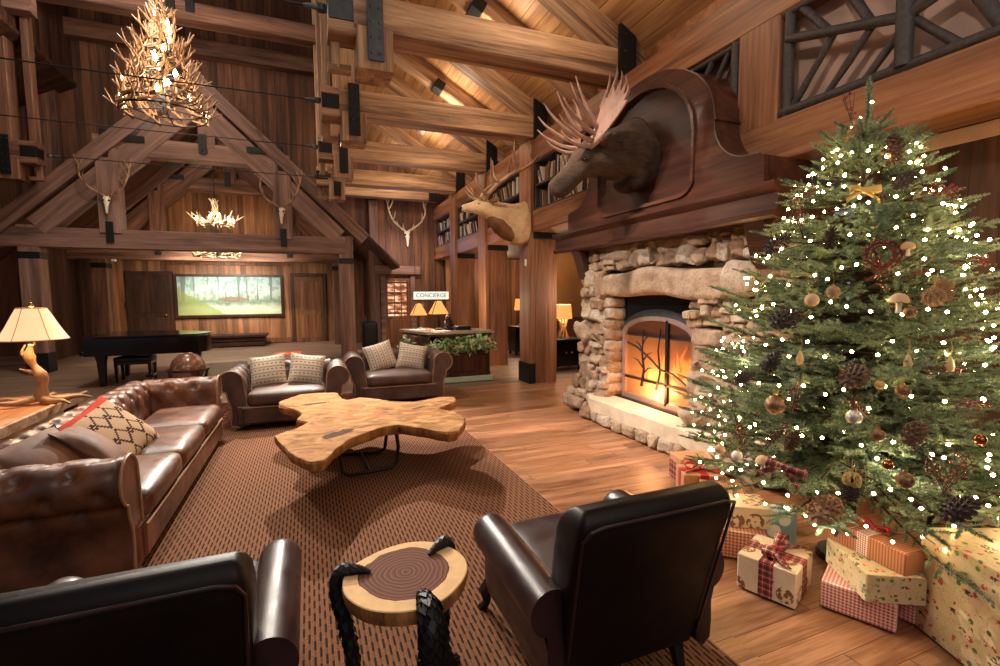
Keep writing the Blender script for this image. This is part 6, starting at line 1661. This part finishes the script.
# red gingham, holly and striped stack
n_, l_ = V((2.502, 1.281)), V((2.375, 1.555)); u = (l_-n_).normalized(); w = V((-u.y, u.x))*-1
c, hx, hy, rz = box_from(n_, l_, n_+w*.30); gift('red gingham gift at the bottom of the stack beside the big holly box', c, hx, hy, .07, rz, 'w_gingham')
gift('holly patterned gift in the middle of the stack of three', (2.585, 1.44), .175, .13, .07, rz+.62, 'w_holly_small', z0=.141)
gift('copper striped gift with red bow on top of the stack of three', (2.62, 1.46), .20, .085, .055, rz+1.05, 'w_lined', 'ribbon_check', 'ribbon_red', .07, .028, False, None, z0=.282)
# big holly box
A, B_ = V((2.655, 1.285)), V((2.50, .93)); u = (B_-A).normalized(); w = V((-u.y, u.x)); 
cc = A+u*.29+w*.25
gift('big holly patterned gift box at the bottom right corner', (cc.x, cc.y), .29, .25, .245, math.atan2(u.y, u.x), 'w_holly')
# left group
gift('red checked gift left of the tartan ribbon box', (2.45, 2.10), .13, .12, .085, -.75, 'w_check')
gift('cream patterned gift resting on the red checked one', (2.50, 2.13), .12, .11, .065, -.6, 'w_wreath', z0=.171)
gift('pale blue snowflake gift standing under the lowest branches', (2.66, 2.04), .10, .06, .13, -.5, 'w_snow')
gift('tall kraft paper gift half hidden behind the club chair', (2.30, 2.25), .08, .09, .10, -.7, 'w_kraft')
gift('copper striped gift above the kraft one, behind the club chair', (2.62, 2.42), .14, .1, .13, -.7, 'w_lined')
gift('gift with tartan lower half resting on the hearth beside the tree', (3.02, 3.12), .15, .11, .075, -.3, 'w_tartan')
gift('kraft box with red bow behind the club chair back', (2.72, 2.72), .15, .12, .13, -.5, 'w_kraft', 'ribbon_red', 'ribbon_red', .12)
gift('small kraft gift on top of the tartan gift by the hearth', (3.02, 3.12), .148, .108, .03, -.3, 'w_kraft', z0=.151)
gift('small cream gift in front of the box with red bow', (2.52, 2.62), .10, .09, .07, -.2, 'w_wreath')
gift('dark lantern patterned gift behind the big holly box', (3.32, 1.42), .16, .14, .2, .4, 'w_lodge')
gift('small red gingham gift wedged behind the stack of three', (2.68, 1.34), .04, .05, .06, .2, 'w_gingham')
# ------------------------------------------------------------------ light
def spot(loc, to, power, color=(1, .78, .55), angle=60, blend=.6, r=.08):
    l = bpy.data.lights.new('spot_light', 'SPOT'); l.energy = power; l.color = color; l.spot_size = R(angle); l.spot_blend = blend; l.shadow_soft_size = r
    o = bpy.data.objects.new('spot_light', l); COL.objects.link(o); o.location = loc; o.rotation_euler = (V(to)-V(loc)).to_track_quat('-Z', 'Y').to_euler(); return o
def point(loc, power, color=(1, .7, .42), r=.08):
    l = bpy.data.lights.new('point_light', 'POINT'); l.energy = power; l.color = color; l.shadow_soft_size = r
    o = bpy.data.objects.new('point_light', l); COL.objects.link(o); o.location = loc; return o
def area(loc, to, power, color, sx, sy):
    l = bpy.data.lights.new('area_light', 'AREA'); l.shape = 'RECTANGLE'; l.size = sx; l.size_y = sy; l.energy = power; l.color = color
    o = bpy.data.objects.new('area_light', l); COL.objects.link(o); o.location = loc; o.rotation_euler = (V(to)-V(loc)).to_track_quat('-Z', 'Y').to_euler(); return o
w = bpy.data.worlds.new('world'); SC.world = w; w.use_nodes = True
w.node_tree.nodes['Background'].inputs[0].default_value = (.78, .84, 1.0, 1); w.node_tree.nodes['Background'].inputs[1].default_value = .2
warm = (1, .89, .77); amber = (1, .77, .53)
# nave lights: first two spots follow the table's shadows, the rest added as fill
spot((.08, 9.4, 4.2), (.5, 4.0, .2), 2300, warm, 60, .8, .04)
spot((-1.2, 7.3, 4.75), (.4, 3.8, .2), 700, warm, 70, .8, .04)
spot((-3.2, 7.2, 5.6), (-1.2, 4.2, .4), 520, warm, 60, .8, .12)
spot((-.5, 3.4, 6.0), (3.5, 4.4, .8), 1400, (1, .88, .76), 40, .8, .15); spot((-1.0, 4.3, 3.9), (3.5, 4.4, 1.3), 520, (1, .88, .76), 46, .8, .12)  # the lower spot is added to brighten the stones, nothing hangs there
spot((-.5, 1.6, 5.6), (2.9, 1.8, 1.7), 150, (1, .9, .78), 40, .8, .15)
spot((-1.0, 5.8, 6.0), (.6, 7.2, .4), 480, warm, 60, .8, .15)
area((-2.2, 5.5, 9.8), (-2.2, 6.5, 0), 190, (1, .88, .76), 5, 9)  # added soft ambient fill, no fitting
area((1.2, -2.0, 4.2), (1.5, 7, 3.2), 80, (1, .86, .72), 4, 2)  # added front fill from behind the camera
# uplights on the beams of the aisle roof
for y in (4.2, 6.5, 8.8, 11.2, 13.4): point((2.5, y, 4.95), 46, amber, .15)
spot((-1.0, .8, 5.6), (3.7, 2.0, 3.4), 260, warm, 44, .8, .15); spot((2.0, 5.0, 4.2), (3.9, 7.7, 1.3), 160, warm, 40, .8); point((-3.0, 10.8, 7.0), 160, warm, .2)  # not uplights: added to brighten the railing, a column and the upper nave
spot((-2.2, 13.4, 6.0), (-2.0, 15.6, 0), 2200, warm, 70, .8, .2); spot((-2.2, 9.0, 7.5), (-3.5, 11.5, 0), 700, warm, 70, .9, .2)  # added spots that lighten the stage floor and the boards before it
# stage
area((-2.3, 15.8, 2.6), (-2.3, 18, 1.4), 60, warm, 3, .6); spot((-2.4, 15.2, 2.5), (-2.4, 18, 1.6), 280, (1, .94, .86), 62, .7)
point((-2.36, 15.6, 3.2), 36, amber, .3); point((-2.12, 9.45, 5.0), 120, amber, .4); point((-2.12, 9.45, 5.8), 60, amber, .3)
point((-3.2, 14.0, 5.5), 60, warm, .3)
point((2.6, 13.6, 3.0), 26, (.62, .68, 1), .3)  # added cool fill that tints the glazed door's casing, no lamp there
spot((1.2, 6.6, 4.25), (3.0, 7.9, 3.1), 120, warm, 40, .8)
# desk lamps, sign, hall
point((1.98, 9.25, 1.33), 10, amber, .05); point((2.28, 8.86, 1.36), 12, amber, .05); point((2.6, 9.9, 1.5), 70, amber, .1)
spot((2.6, 12.6, 3.6), (2.9, 15, 2.0), 160, amber, 80, .8)
point((5.05, 9.0, 1.25), 60, amber, .1); point((5.3, 11.7, 1.3), 50, amber, .1); point((4.7, 7.0, 1.6), 40, amber, .2); point((5.4, 13.5, 2.2), 40, amber, .2)
# sofa lamp
lp = thing('antler_lamp', 'table lamp with antler base and lit cream shade at the left edge', 'lamp', (-2.10, 5.02, .72)); lp.scale = (.98, .98, 1.08)
# antler lamp on the console table
b = MB()
P = smooth_loop([V((0, 0, .03)), V((.035, 0, .12)), V((.035, .0, .21)), V((-.01, 0, .29)), V((-.04, 0, .37)), V((-.02, 0, .46))], 4, False); b.tube(P, [.040+.010*math.sin(i*.9)-.0006*i for i in range(len(P))], 9, jit=.1)
tine(b, [(-.0, 0, .24), (-.06, 0, .26), (-.11, 0, .28)], .018); tine(b, [(-.05, 0, .36), (-.085, 0, .40), (-.06, 0, .46)], .018)
for a in (2.9, .2, -.6, 3.7, 1.6):
    d = V((math.cos(a), math.sin(a), 0)); tine(b, [(0, 0, .05), d*.13+V((0, 0, .03)), d*.25+V((0, 0, .04)), d*.34+V((0, 0, .02))], .03)
b.build('antler_base', M['antler'], lp, smooth=60)
sh = NT('cream_shade'); sh.b.inputs['Emission Color'].default_value = srgb(255, 206, 150); sh.b.inputs['Emission Strength'].default_value = .75
shm = sh.fin(srgb(236, 212, 176), .8)
s = MB(); n = 24
s.lathe([(.225, .50), (.205, .53), (.165, .60), (.125, .68), (.095, .735)], (0, 0, 0), n, False); so = s.build('lamp_shade', shm, lp, smooth=60)
sm = MB()
for k in range(6):
    a = 2*PI*k/6+.3; sm.tube([(r*1.004*math.cos(a), r*1.004*math.sin(a), z) for r, z in ((.225, .50), (.205, .53), (.165, .60), (.125, .68), (.095, .735))], .003, 4)
for r, z in ((.225, .5), (.095, .735)): sm.tube([(r*math.cos(2*PI*k/n), r*math.sin(2*PI*k/n), z) for k in range(n+1)], .004, 4)
sm.build('shade_trim', M['mushroom'], so)
MB().lathe([(.008, .46), (.008, .74), (.018, .75), (.012, .775), (.002, .78)], (0, 0, 0), 10).build('finial', M['brass'], lp)
point((-2.10, 5.02, 1.33), 16, (1, .74, .45), .06)
# fire and tree glow
point((3.85, 4.35, .42), 34, (1, .36, .10), .06); point((3.58, 4.3, .5), 16, (1, .42, .14), .1)
for (dx, dy, z, p) in ((-.5, -.5, .8, 3.5), (-.3, -.75, 1.3, 3.5), (-.65, .2, 1.2, 3), (.1, -.75, 1.0, 3), (-.1, -.55, 1.8, 2.5), (-.35, -.2, 2.1, 2), (.3, -.6, 1.6, 2.5), (-.7, -.35, .45, 3), (-.2, -.8, .5, 3)):
    point((TX+dx, TY+dy, z), p*.6, (1, .84, .56), .03)
SC.view_settings.view_transform = 'Standard'; SC.view_settings.look = 'None'; SC.view_settings.exposure = 0.18; SC.view_settings.gamma = 1; SC.view_settings.use_curve_mapping = False
SC.cycles.use_denoising = True; SC.cycles.denoiser = 'OPENIMAGEDENOISE'; SC.cycles.max_bounces = 8; SC.cycles.diffuse_bounces = 4; SC.cycles.glossy_bounces = 4; SC.cycles.transparent_max_bounces = 8
SC.cycles.sample_clamp_indirect = 6; SC.cycles.caustics_reflective = False; SC.cycles.caustics_refractive = False
